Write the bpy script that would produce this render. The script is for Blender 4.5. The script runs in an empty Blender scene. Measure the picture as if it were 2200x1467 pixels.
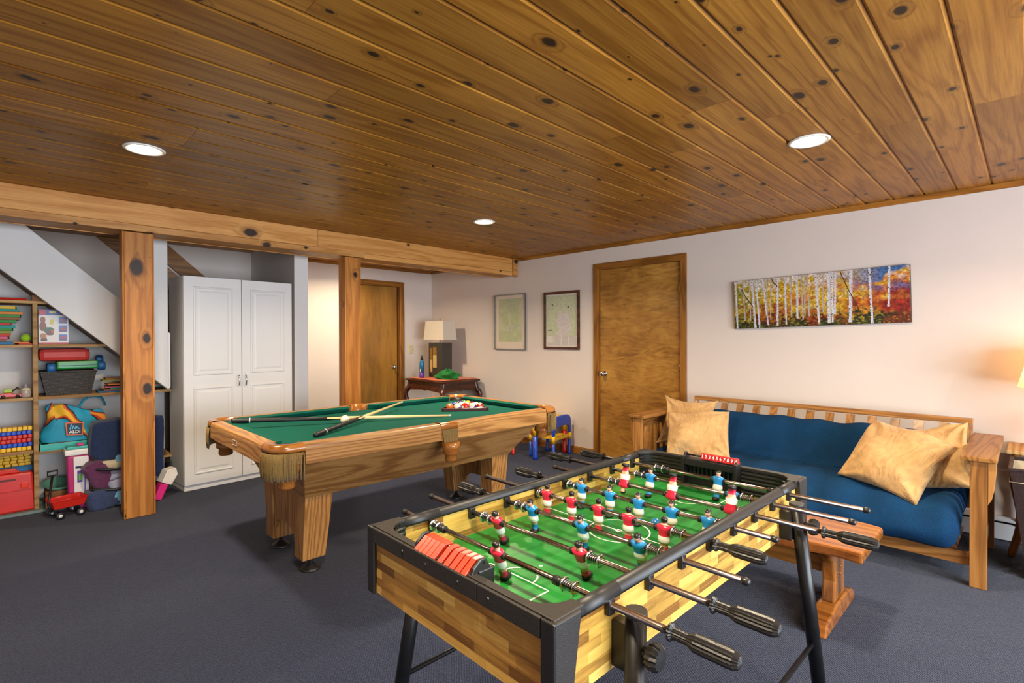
import bpy, bmesh, math, random
import numpy as np
from mathutils import Vector, Matrix
random.seed(7)
PI = math.pi
scene = bpy.context.scene
COL = scene.collection

# ---------------------------------------------------------------- room (metres)
# X runs along the ceiling boards towards the wall with the painting, Y runs along that wall
XW, XL = 4.585, -1.65          # wall with the painting / wall on the left
YF, YB = 6.387, -2.55          # far wall / wall behind the camera
HC = 2.296                     # ceiling height

# ---------------------------------------------------------------- camera
FPX = 1100.4
YAW, PIT, ROL = math.radians(44.585), math.radians(-0.474), math.radians(-0.103)
fw = Vector((math.sin(YAW)*math.cos(PIT), math.cos(YAW)*math.cos(PIT), math.sin(PIT)))
rt = Vector((math.cos(YAW), -math.sin(YAW), 0)); up = rt.cross(fw)
r2 = math.cos(ROL)*rt + math.sin(ROL)*up; u2 = -math.sin(ROL)*rt + math.cos(ROL)*up
cd = bpy.data.cameras.new('camera'); cam = bpy.data.objects.new('camera', cd); COL.objects.link(cam)
cam.matrix_world = Matrix(((r2.x, u2.x, -fw.x, 0), (r2.y, u2.y, -fw.y, 0), (r2.z, u2.z, -fw.z, 1.31), (0, 0, 0, 1)))
cd.sensor_fit = 'HORIZONTAL'; cd.sensor_width = 36.0; cd.lens = FPX/2200*36.0; cd.clip_start = 0.02
scene.camera = cam

# ---------------------------------------------------------------- world, daylight, exposure
w = bpy.data.worlds.new('world'); scene.world = w; w.use_nodes = True
w.node_tree.nodes['Background'].inputs['Color'].default_value = (0.62, 0.76, 1.0, 1)
w.node_tree.nodes['Background'].inputs['Strength'].default_value = 1.0
WINX0, WINX1, WINZ0, WINZ1 = -0.4, 3.2, 0.35, 2.1       # daylight window in the wall behind the camera
ld = bpy.data.lights.new('window_daylight', 'AREA'); ld.shape = 'RECTANGLE'
ld.size = WINX1-WINX0; ld.size_y = WINZ1-WINZ0; ld.energy = 270; ld.color = (0.80, 0.89, 1.0)
lo = bpy.data.objects.new('window_daylight', ld); COL.objects.link(lo)
lo.location = ((WINX0+WINX1)/2, YB-0.12, (WINZ0+WINZ1)/2); lo.rotation_euler = (PI/2, 0, 0)
LAMP_W = 27.0                                             # watts of each recessed lamp
vs = scene.view_settings
vs.view_transform = 'Standard'; vs.look = 'None'; vs.gamma = 1.0; vs.use_curve_mapping = False
vs.exposure = 0.55
scene.cycles.use_denoising = True
scene.cycles.max_bounces = 10; scene.cycles.diffuse_bounces = 6
scene.cycles.caustics_reflective = False; scene.cycles.caustics_refractive = False
scene.cycles.sample_clamp_indirect = 6.0

# ---------------------------------------------------------------- materials
def srgb(h):
    h = h.lstrip('#'); c = [int(h[i:i+2], 16)/255 for i in (0, 2, 4)]
    return tuple((x/12.92 if x <= 0.04045 else ((x+0.055)/1.055)**2.4) for x in c) + (1.0,)
def C(c):
    return srgb(c) if isinstance(c, str) else (tuple(c)+(1.0,) if len(c) == 3 else tuple(c))
def new_mat(name):
    m = bpy.data.materials.new(name); m.use_nodes = True
    nt = m.node_tree; b = nt.nodes['Principled BSDF']
    return m, nt, b
def N(nt, t, **kw):
    n = nt.nodes.new(t)
    for k, v in kw.items(): setattr(n, k, v)
    return n
def L(nt, a, b): nt.links.new(a, b)
def ramp(nt, fac, stops):
    r = N(nt, 'ShaderNodeValToRGB'); el = r.color_ramp.elements
    while len(el) < len(stops): el.new(0.5)
    for e, (p, c) in zip(el, stops): e.position = p; e.color = C(c)
    L(nt, fac, r.inputs[0]); return r.outputs[0]
def math_n(nt, op, a, b=None, clamp=False):
    m = N(nt, 'ShaderNodeMath', operation=op, use_clamp=clamp)
    for i, v in enumerate((a, b)):
        if v is None: continue
        if isinstance(v, (int, float)): m.inputs[i].default_value = v
        else: L(nt, v, m.inputs[i])
    return m.outputs[0]
def mixc(nt, fac, a, b, mode='MIX'):
    m = N(nt, 'ShaderNodeMix', data_type='RGBA', blend_type=mode)
    for i, v in ((0, fac), (6, a), (7, b)):
        if isinstance(v, (int, float)): m.inputs[i].default_value = v
        elif isinstance(v, (tuple, list, str)): m.inputs[i].default_value = C(v)
        else: L(nt, v, m.inputs[i])
    return m.outputs[2]
def coords(nt, scale=(1, 1, 1), rnd=False, rot=(0, 0, 0)):
    tc = N(nt, 'ShaderNodeTexCoord'); out = tc.outputs['Object']
    if rnd:
        oi = N(nt, 'ShaderNodeObjectInfo'); cx = N(nt, 'ShaderNodeCombineXYZ')
        L(nt, math_n(nt, 'MULTIPLY', oi.outputs['Random'], 37.0), cx.inputs[0])
        L(nt, math_n(nt, 'MULTIPLY', oi.outputs['Random'], 91.0), cx.inputs[1])
        L(nt, math_n(nt, 'MULTIPLY', oi.outputs['Random'], 53.0), cx.inputs[2])
        va = N(nt, 'ShaderNodeVectorMath', operation='ADD'); L(nt, out, va.inputs[0]); L(nt, cx.outputs[0], va.inputs[1]); out = va.outputs[0]
    mp = N(nt, 'ShaderNodeMapping'); mp.inputs['Scale'].default_value = scale; mp.inputs['Rotation'].default_value = rot
    L(nt, out, mp.inputs[0]); return mp.outputs[0]
def noise(nt, vec, scale=5, detail=3, rough=0.5, dist=0.0):
    n = N(nt, 'ShaderNodeTexNoise'); n.inputs['Scale'].default_value = scale; n.inputs['Detail'].default_value = detail
    n.inputs['Roughness'].default_value = rough; n.inputs['Distortion'].default_value = dist
    L(nt, vec, n.inputs['Vector']); return n.outputs[0]
def bump(nt, b, h, strength=0.2, dist=0.01):
    bn = N(nt, 'ShaderNodeBump'); bn.inputs['Strength'].default_value = strength; bn.inputs['Distance'].default_value = dist
    L(nt, h, bn.inputs['Height']); L(nt, bn.outputs[0], b.inputs['Normal'])
def plain(name, col, rough=0.5, metal=0.0, spec=0.5, var=0.06, scale=12, bmp=0.0, bscale=60, coat=0.0, sheen=0.0, emit=None, es=0.0):
    m, nt, b = new_mat(name)
    n = noise(nt, coords(nt), scale, 3)
    c = C(col); lo_ = tuple(x*(1-var) for x in c[:3]); hi = tuple(min(1, x*(1+var)) for x in c[:3])
    L(nt, ramp(nt, n, [(0.3, lo_), (0.7, hi)]), b.inputs['Base Color'])
    b.inputs['Roughness'].default_value = rough; b.inputs['Metallic'].default_value = metal
    b.inputs['Specular IOR Level'].default_value = spec
    if coat: b.inputs['Coat Weight'].default_value = coat; b.inputs['Coat Roughness'].default_value = 0.15
    if sheen: b.inputs['Sheen Weight'].default_value = sheen
    if bmp: bump(nt, b, noise(nt, coords(nt), bscale, 4), bmp, 0.004)
    if emit: b.inputs['Emission Color'].default_value = C(emit); b.inputs['Emission Strength'].default_value = es
    return m
def wood(name, light, mid, dark, axis='X', ring=60.0, rough=0.38, knots=0.0, kscale=4.2, coat=0.0, rnd=True, bmp=0.08, fine=1.0, tone=0.25, contrast=1.0, across='Y', wave=0.30):
    """procedural timber, the grain runs along the given local axis; knots lie in the plane axis/across"""
    m, nt, b = new_mat(name); i = 'XYZ'.index(axis)
    sc = [6.0, 6.0, 6.0]; sc[i] = 0.6
    v = coords(nt, tuple(sc), rnd)
    wob = noise(nt, v, 0.9, 3, 0.5, 0.4)
    sf = [75.0, 75.0, 75.0]; sf[i] = 2.4
    fib = noise(nt, coords(nt, tuple(sf), rnd), 1.6, 4, 0.65)
    kn = None
    if knots:
        plain_v = coords(nt, (1, 1, 1), rnd); sp = N(nt, 'ShaderNodeSeparateXYZ'); L(nt, plain_v, sp.inputs[0])
        cb = N(nt, 'ShaderNodeCombineXYZ')
        L(nt, math_n(nt, 'MULTIPLY', sp.outputs[i], 0.62), cb.inputs[0]); L(nt, sp.outputs['XYZ'.index(across)], cb.inputs[1])
        vo = N(nt, 'ShaderNodeTexVoronoi', voronoi_dimensions='2D'); vo.inputs['Scale'].default_value = kscale; L(nt, cb.outputs[0], vo.inputs['Vector'])
        nv = noise(nt, coords(nt, (22, 22, 22), rnd), 1.0, 2)
        dd = math_n(nt, 'ADD', vo.outputs['Distance'], math_n(nt, 'MULTIPLY', math_n(nt, 'SUBTRACT', nv, 0.5), 0.07))
        sep = N(nt, 'ShaderNodeSeparateColor'); L(nt, vo.outputs['Color'], sep.inputs[0])
        size = math_n(nt, 'ADD', math_n(nt, 'MULTIPLY', math_n(nt, 'SUBTRACT', sep.outputs[0], 0.34, True), 0.20*knots), 0.0015)
        rel = math_n(nt, 'DIVIDE', dd, size)
        kn = math_n(nt, 'SUBTRACT', 1.15, rel, True)
        halo = math_n(nt, 'SUBTRACT', 1.0, math_n(nt, 'MULTIPLY', rel, 0.40), True)
        wob = math_n(nt, 'ADD', wob, math_n(nt, 'MULTIPLY', halo, 0.35))
    sepv = N(nt, 'ShaderNodeSeparateXYZ'); L(nt, v, sepv.inputs[0])
    j, k = [q for q in range(3) if q != i]
    perp = math_n(nt, 'ADD', math_n(nt, 'MULTIPLY', sepv.outputs[j], 0.55), math_n(nt, 'MULTIPLY', sepv.outputs[k], 0.45))
    ph = math_n(nt, 'ADD', math_n(nt, 'MULTIPLY', perp, ring*0.5), math_n(nt, 'MULTIPLY', wob, ring*wave*3.0))
    s = math_n(nt, 'POWER', math_n(nt, 'ADD', math_n(nt, 'MULTIPLY', math_n(nt, 'SINE', ph), 0.5), 0.5), 2.2)
    g = math_n(nt, 'ADD', math_n(nt, 'MULTIPLY', s, 0.55*contrast), math_n(nt, 'MULTIPLY', fib, 0.62*fine))
    c = ramp(nt, g, [(0.18, light), (0.50, mid), (0.92, dark)])
    big = noise(nt, coords(nt, (1.3, 1.3, 1.3), rnd), 1.0, 2)
    c = mixc(nt, math_n(nt, 'MULTIPLY', big, tone), c, mid, 'MULTIPLY')
    if rnd:
        oi = N(nt, 'ShaderNodeObjectInfo')
        hv = N(nt, 'ShaderNodeHueSaturation')
        L(nt, math_n(nt, 'ADD', math_n(nt, 'MULTIPLY', oi.outputs['Random'], 0.40), 0.80), hv.inputs['Value'])
        L(nt, c, hv.inputs['Color']); c = hv.outputs[0]
    if kn is not None:
        c = mixc(nt, math_n(nt, 'MULTIPLY', halo, 0.75, True), c, dark, 'MIX')
        kcol = tuple(x*0.12 for x in C(dark)[:3])
        c = mixc(nt, math_n(nt, 'MULTIPLY', kn, 2.6, True), c, kcol)
    L(nt, c, b.inputs['Base Color'])
    b.inputs['Roughness'].default_value = rough; b.inputs['Specular IOR Level'].default_value = 0.28
    if coat: b.inputs['Coat Weight'].default_value = coat; b.inputs['Coat Roughness'].default_value = 0.22
    if bmp: bump(nt, b, g, bmp, 0.002)
    return m
def fabric(name, col, col2, rough=0.95, scale=160, bmp=0.35, sheen=0.2, big=0.25):
    m, nt, b = new_mat(name)
    v = coords(nt); n1 = noise(nt, v, scale, 2); n2 = noise(nt, v, 6, 4)
    c = ramp(nt, math_n(nt, 'ADD', math_n(nt, 'MULTIPLY', n1, 1-big), math_n(nt, 'MULTIPLY', n2, big)), [(0.3, col), (0.7, col2)])
    L(nt, c, b.inputs['Base Color']); b.inputs['Roughness'].default_value = rough
    b.inputs['Sheen Weight'].default_value = sheen; b.inputs['Specular IOR Level'].default_value = 0.15
    bump(nt, b, n1, bmp, 0.002); return m
def vcol(name, rough=0.5, coat=0.0):
    m, nt, b = new_mat(name)
    a = N(nt, 'ShaderNodeVertexColor', layer_name='print'); L(nt, a.outputs[0], b.inputs['Base Color'])
    b.inputs['Roughness'].default_value = rough
    if coat: b.inputs['Coat Weight'].default_value = coat
    return m
M = {}
M['white_wall'] = plain('white_wall', '#d6c9be', 0.85, var=0.015, scale=3, bmp=0.12, bscale=220)
M['white_paint'] = plain('white_paint', '#dcdad6', 0.45, var=0.015, scale=4)
M['stair_paint'] = plain('stair_paint', '#d9d6d2', 0.7, var=0.02, scale=4, bmp=0.08, bscale=200)
M['pine_ceiling'] = wood('pine_ceiling', '#c18a34', '#96611a', '#5f380a', 'X', 46, 0.42, knots=0.95, kscale=6.0, coat=0.06, contrast=0.32, tone=0.6)
M['pine_beam'] = wood('pine_beam', '#d6a05c', '#b87e3c', '#80501e', 'X', 40, 0.5, knots=1.25, kscale=4.2, contrast=0.35, across='Z')
M['pine_post'] = wood('pine_post', '#cc8a3e', '#aa6a26', '#724412', 'Z', 36, 0.5, knots=1.35, kscale=4.0, contrast=0.45, across='X')
M['trim_y'] = wood('trim_y', '#a8702e', '#8a5820', '#5e3a12', 'Y', 40, 0.4, contrast=0.6)
M['trim_x'] = wood('trim_x', '#a8702e', '#8a5820', '#5e3a12', 'X', 40, 0.4, contrast=0.6)
M['trim_z'] = wood('trim_z', '#a8702e', '#8a5820', '#5e3a12', 'Z', 40, 0.4, contrast=0.6)
M['oak_x'] = wood('oak_x', '#b98c52', '#986a38', '#62401c', 'X', 120, 0.4, coat=0.15, contrast=0.6, wave=0.16)
M['oak_y'] = wood('oak_y', '#b98c52', '#986a38', '#62401c', 'Y', 120, 0.4, coat=0.15, contrast=0.6, wave=0.16)
M['oak_z'] = wood('oak_z', '#b98c52', '#986a38', '#62401c', 'Z', 120, 0.4, coat=0.15, contrast=0.6, wave=0.16)
M['oak_gloss'] = wood('oak_gloss', '#b87a38', '#9c6026', '#6e3f14', 'X', 40, 0.2, coat=0.6, contrast=0.5)
M['futon_x'] = wood('futon_x', '#b07c42', '#94622e', '#64401c', 'X', 60, 0.4, coat=0.1, contrast=0.7)
M['futon_y'] = wood('futon_y', '#b07c42', '#94622e', '#64401c', 'Y', 60, 0.4, coat=0.1, contrast=0.7)
M['futon_z'] = wood('futon_z', '#b07c42', '#94622e', '#64401c', 'Z', 60, 0.4, coat=0.1, contrast=0.7)
M['bench_x'] = wood('bench_x', '#ab6c2c', '#8e5220', '#5c310e', 'Y', 34, 0.18, knots=0.7, coat=0.6, across='X', contrast=0.6)
M['bench_z'] = wood('bench_z', '#98622a', '#7d491c', '#52300e', 'Z', 34, 0.2, coat=0.6)
M['mahogany'] = wood('mahogany', '#5e2c16', '#482010', '#2a1208', 'X', 40, 0.28, coat=0.4)
M['shelf_wood'] = wood('shelf_wood', '#c4a06c', '#a67f4c', '#755430', 'X', 40, 0.6, contrast=0.6)
M['chrome'] = plain('chrome', '#d8d8d8', 0.12, 1.0, var=0.02)
M['silver'] = plain('silver', '#8f969a', 0.18, 1.0, var=0.05)
M['brass'] = plain('brass', '#c9a662', 0.25, 1.0)
M['dark_bronze'] = plain('dark_bronze', '#5b4a34', 0.35, 0.8)
M['black_plastic'] = plain('black_plastic', '#1c1a19', 0.38, bmp=0.1, bscale=300)
M['black_rough'] = plain('black_rough', '#24201d', 0.5, bmp=0.3, bscale=420)
M['black_rail'] = plain('black_rail', '#1b1b1b', 0.48)
M['black_metal'] = plain('black_metal', '#141313', 0.35, 0.3, var=0.3, scale=25)
M['grey_metal'] = plain('grey_metal', '#6b6259', 0.2, 1.0, var=0.1)
M['red_plastic'] = plain('red_plastic', '#c8281c', 0.28, spec=0.5)
M['bright_red'] = plain('bright_red', '#e23a20', 0.25)
M['blue_plastic'] = plain('blue_plastic', '#1846b8', 0.3)
M['yellow_plastic'] = plain('yellow_plastic', '#e2b31c', 0.35)
M['green_plastic'] = plain('green_plastic', '#1c8a3c', 0.35)
M['teal_plastic'] = plain('teal_plastic', '#2aa79a', 0.35)
M['white_plastic'] = plain('white_plastic', '#e4ded6', 0.35)
M['magenta_plastic'] = plain('magenta_plastic', '#b02468', 0.35)
M['hotpink'] = plain('hotpink', '#d81b78', 0.5)
M['ink_black'] = plain('ink_black', '#151515', 0.5)
M['ink_white'] = plain('ink_white', '#f2f0ea', 0.5)
M['ink_red'] = plain('ink_red', '#d21f1f', 0.4)
M['purple'] = plain('purple', '#5a2a9a', 0.4)
M['print'] = vcol('print', 0.4)
M['print_gloss'] = vcol('print_gloss', 0.25, 0.2)
M['print_cloth'] = vcol('print_cloth', 0.7)
M['pool_cloth'] = fabric('pool_cloth', '#06493e', '#0b5a4c', 0.95, 400, 0.15, 0.0)
M['denim'] = fabric('denim', '#07233e', '#0f3a5e', 0.95, 240, 0.35, 0.0, 0.4)
def suede():
    m, nt, b = new_mat('tan_suede'); v = coords(nt)
    n1 = noise(nt, v, 30, 3); n2 = noise(nt, v, 5, 3); cr = noise(nt, coords(nt, (1.0, 1.0, 0.55)), 8, 3, 0.5, 2.5)
    L(nt, ramp(nt, math_n(nt, 'ADD', math_n(nt, 'MULTIPLY', n1, 0.4), math_n(nt, 'MULTIPLY', n2, 0.6)), [(0.35, '#a27b4c'), (0.65, '#c09a64')]), b.inputs['Base Color'])
    b.inputs['Roughness'].default_value = 0.8; b.inputs['Sheen Weight'].default_value = 0.2; b.inputs['Specular IOR Level'].default_value = 0.2
    bump(nt, b, cr, 0.45, 0.035); return m
M['tan_suede'] = suede()
M['navy_cloth'] = fabric('navy_cloth', '#1b2540', '#2c3a5c', 0.95, 200, 0.3)
M['plum_cloth'] = fabric('plum_cloth', '#4a2540', '#6a3a5a', 0.95, 120, 0.4)
M['grey_cloth'] = fabric('grey_cloth', '#8a8ca4', '#a6a8bc', 0.95, 120, 0.3)
M['beige_cloth'] = fabric('beige_cloth', '#a89a80', '#c0b296', 0.95, 120, 0.3)
M['blue_cloth'] = fabric('blue_cloth', '#5f9fc0', '#80b8d2', 0.95, 120, 0.3)
M['slate_cloth'] = fabric('slate_cloth', '#2c3650', '#3d4868', 0.95, 120, 0.3)
M['fringe'] = fabric('fringe', '#6a5228', '#8f7442', 0.9, 260, 0.5)
M['green_bag'] = fabric('green_bag', '#0f5e22', '#1c8034', 0.55, 20, 0.1, 0.1)
M['orange_cloth'] = fabric('orange_cloth', '#b8481c', '#e07a3c', 0.9, 60, 0.3)
def carpet():
    m, nt, b = new_mat('carpet')
    v = coords(nt, (1, 1, 1), rot=(0, 0, math.radians(38)))
    br = N(nt, 'ShaderNodeTexWave', wave_type='BANDS', bands_direction='X'); br.inputs['Scale'].default_value = 32; br.inputs['Distortion'].default_value = 5.0
    br.inputs['Detail'].default_value = 2; br.inputs['Detail Scale'].default_value = 4.0; L(nt, v, br.inputs['Vector'])
    n1 = noise(nt, v, 190, 2); n2 = noise(nt, v, 2.2, 3)
    h = math_n(nt, 'ADD', math_n(nt, 'MULTIPLY', br.outputs['Fac'], 0.35), math_n(nt, 'MULTIPLY', n1, 0.75))
    c = ramp(nt, h, [(0.25, '#0f1220'), (0.6, '#1e2640'), (0.9, '#343e5a')])
    c = mixc(nt, math_n(nt, 'MULTIPLY', n2, 0.25), c, '#10141f')
    L(nt, c, b.inputs['Base Color']); b.inputs['Roughness'].default_value = 1.0; b.inputs['Specular IOR Level'].default_value = 0.1
    b.inputs['Sheen Weight'].default_value = 0.15
    bump(nt, b, h, 0.7, 0.006); return m
M['carpet'] = carpet()
def door_veneer(name, c1, c2, c3, swirl):
    m, nt, b = new_mat(name)
    v = coords(nt, (1, 1.2, 0.9 if swirl else 0.12))
    if swirl:
        v2 = coords(nt, (1, 2.2, 9.0))
        n1 = noise(nt, v2, 1.5, 5, 0.6, 2.2); n2 = noise(nt, v, 2.0, 3, 0.5, 0.8)
        f = math_n(nt, 'ADD', math_n(nt, 'MULTIPLY', n1, 0.6), math_n(nt, 'MULTIPLY', n2, 0.45))
    else:
        n1 = noise(nt, coords(nt, (9, 9, 1.5)), 1.5, 5, 0.65, 0.6); n2 = noise(nt, v, 3, 3)
        f = math_n(nt, 'ADD', math_n(nt, 'MULTIPLY', n1, 0.5), math_n(nt, 'MULTIPLY', n2, 0.5))
    L(nt, ramp(nt, f, [(0.34, c3), (0.5, c2), (0.68, c1)]), b.inputs['Base Color'])
    b.inputs['Roughness'].default_value = 0.32; b.inputs['Coat Weight'].default_value = 0.2; b.inputs['Coat Roughness'].default_value = 0.25
    return m
M['birch_door'] = door_veneer('birch_door', '#bb8a3c', '#9d6c2a', '#774d18', True)
M['plain_door'] = door_veneer('plain_door', '#a8782e', '#8f6224', '#74501a', False)
def butcher(name, a, c1, c2, d):
    """printed butcher-block veneer; a, c = local axes across and up the panel"""
    m, nt, b = new_mat(name)
    tc = N(nt, 'ShaderNodeTexCoord'); sp = N(nt, 'ShaderNodeSeparateXYZ'); L(nt, tc.outputs['Object'], sp.inputs[0])
    cb = N(nt, 'ShaderNodeCombineXYZ'); L(nt, sp.outputs['XYZ'.index(a)], cb.inputs[0]); L(nt, sp.outputs['Z'], cb.inputs[1])
    def bricks(bw, off, sq):
        br = N(nt, 'ShaderNodeTexBrick'); br.offset = off; br.squash = sq; br.squash_frequency = 3
        br.inputs['Scale'].default_value = 1.0; br.inputs['Brick Width'].default_value = bw; br.inputs['Row Height'].default_value = 0.0225
        br.inputs['Mortar Size'].default_value = 0.0; br.inputs['Color1'].default_value = (0, 0, 0, 1); br.inputs['Color2'].default_value = (1, 1, 1, 1)
        L(nt, cb.outputs[0], br.inputs['Vector']); return br.outputs[0]
    sc = [30.0, 30.0, 60.0]; sc['XYZ'.index(a)] = 4.0
    g = noise(nt, coords(nt, tuple(sc)), 1.0, 4, 0.6, 1.5)
    f = math_n(nt, 'ADD', math_n(nt, 'MULTIPLY', bricks(0.105, 0.37, 1.6), 0.60), math_n(nt, 'MULTIPLY', g, 0.60))
    L(nt, ramp(nt, f, [(0.28, c1), (0.55, c2), (0.86, d)]), b.inputs['Base Color'])
    b.inputs['Roughness'].default_value = 0.3; b.inputs['Coat Weight'].default_value = 0.25
    return m
M['butcher_x'] = butcher('butcher_x', 'X', '#dcb75e', '#c39a46', '#7a5220')
M['butcher_y'] = butcher('butcher_y', 'Y', '#dcb25a', '#bb8a3a', '#714816')
def field_mat():
    m, nt, b = new_mat('field_green')
    v = coords(nt, (1, 6, 1)); n1 = noise(nt, v, 3.0, 3, 0.5, 0.6)
    L(nt, ramp(nt, n1, [(0.3, '#0b5a1c'), (0.55, '#157a2c'), (0.75, '#2f9444')]), b.inputs['Base Color'])
    b.inputs['Roughness'].default_value = 0.42; return m
M['field'] = field_mat()
def wicker(name, c1, c2):
    m, nt, b = new_mat(name)
    v = coords(nt); n = N(nt, 'ShaderNodeTexBrick'); n.inputs['Scale'].default_value = 26; n.inputs['Mortar Size'].default_value = 0.06
    n.inputs['Color1'].default_value = C(c1); n.inputs['Color2'].default_value = C(c2); n.inputs['Mortar'].default_value = (0.01, 0.008, 0.006, 1)
    sp = N(nt, 'ShaderNodeSeparateXYZ'); L(nt, v, sp.inputs[0]); cb = N(nt, 'ShaderNodeCombineXYZ')
    L(nt, math_n(nt, 'ADD', sp.outputs[0], sp.outputs[1]), cb.inputs[0]); L(nt, sp.outputs[2], cb.inputs[1]); L(nt, cb.outputs[0], n.inputs['Vector'])
    L(nt, n.outputs[0], b.inputs['Base Color']); b.inputs['Roughness'].default_value = 0.6
    bump(nt, b, n.outputs[1], -0.6, 0.004); return m
M['wicker'] = wicker('wicker', '#3a332b', '#574c40')
M['bin_dark'] = plain('bin_dark', '#2a1712', 0.55, var=0.5, scale=160, bmp=0.3, bscale=200)
def shade_mat(name, col, trans):
    m, nt, b = new_mat(name)
    n = noise(nt, coords(nt, (200, 200, 200)), 1, 2)
    L(nt, ramp(nt, n, [(0.3, tuple(x*0.95 for x in C(col)[:3])), (0.7, col)]), b.inputs['Base Color']); b.inputs['Roughness'].default_value = 0.9
    tr = N(nt, 'ShaderNodeBsdfTranslucent'); tr.inputs[0].default_value = C(col)
    mx = N(nt, 'ShaderNodeMixShader'); mx.inputs[0].default_value = trans
    L(nt, b.outputs[0], mx.inputs[1]); L(nt, tr.outputs[0], mx.inputs[2])
    L(nt, mx.outputs[0], nt.nodes['Material Output'].inputs[0]); return m
M['shade_off'] = shade_mat('shade_off', '#e8dcc8', 0.25)
M['shade_lit'] = shade_mat('shade_lit', '#e6c9a0', 0.55)
M['lens'] = plain('lens', '#fff4e0', 0.4, emit='#ffe2b0', es=28.0)
M['lamp_trim'] = plain('lamp_trim', '#e8e4dc', 0.35)
def glass():
    m, nt, b = new_mat('picture_glass')
    b.inputs['Base Color'].default_value = (1, 1, 1, 1); b.inputs['Roughness'].default_value = 0.03
    b.inputs['Alpha'].default_value = 0.06; return m
M['glass'] = glass()

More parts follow.
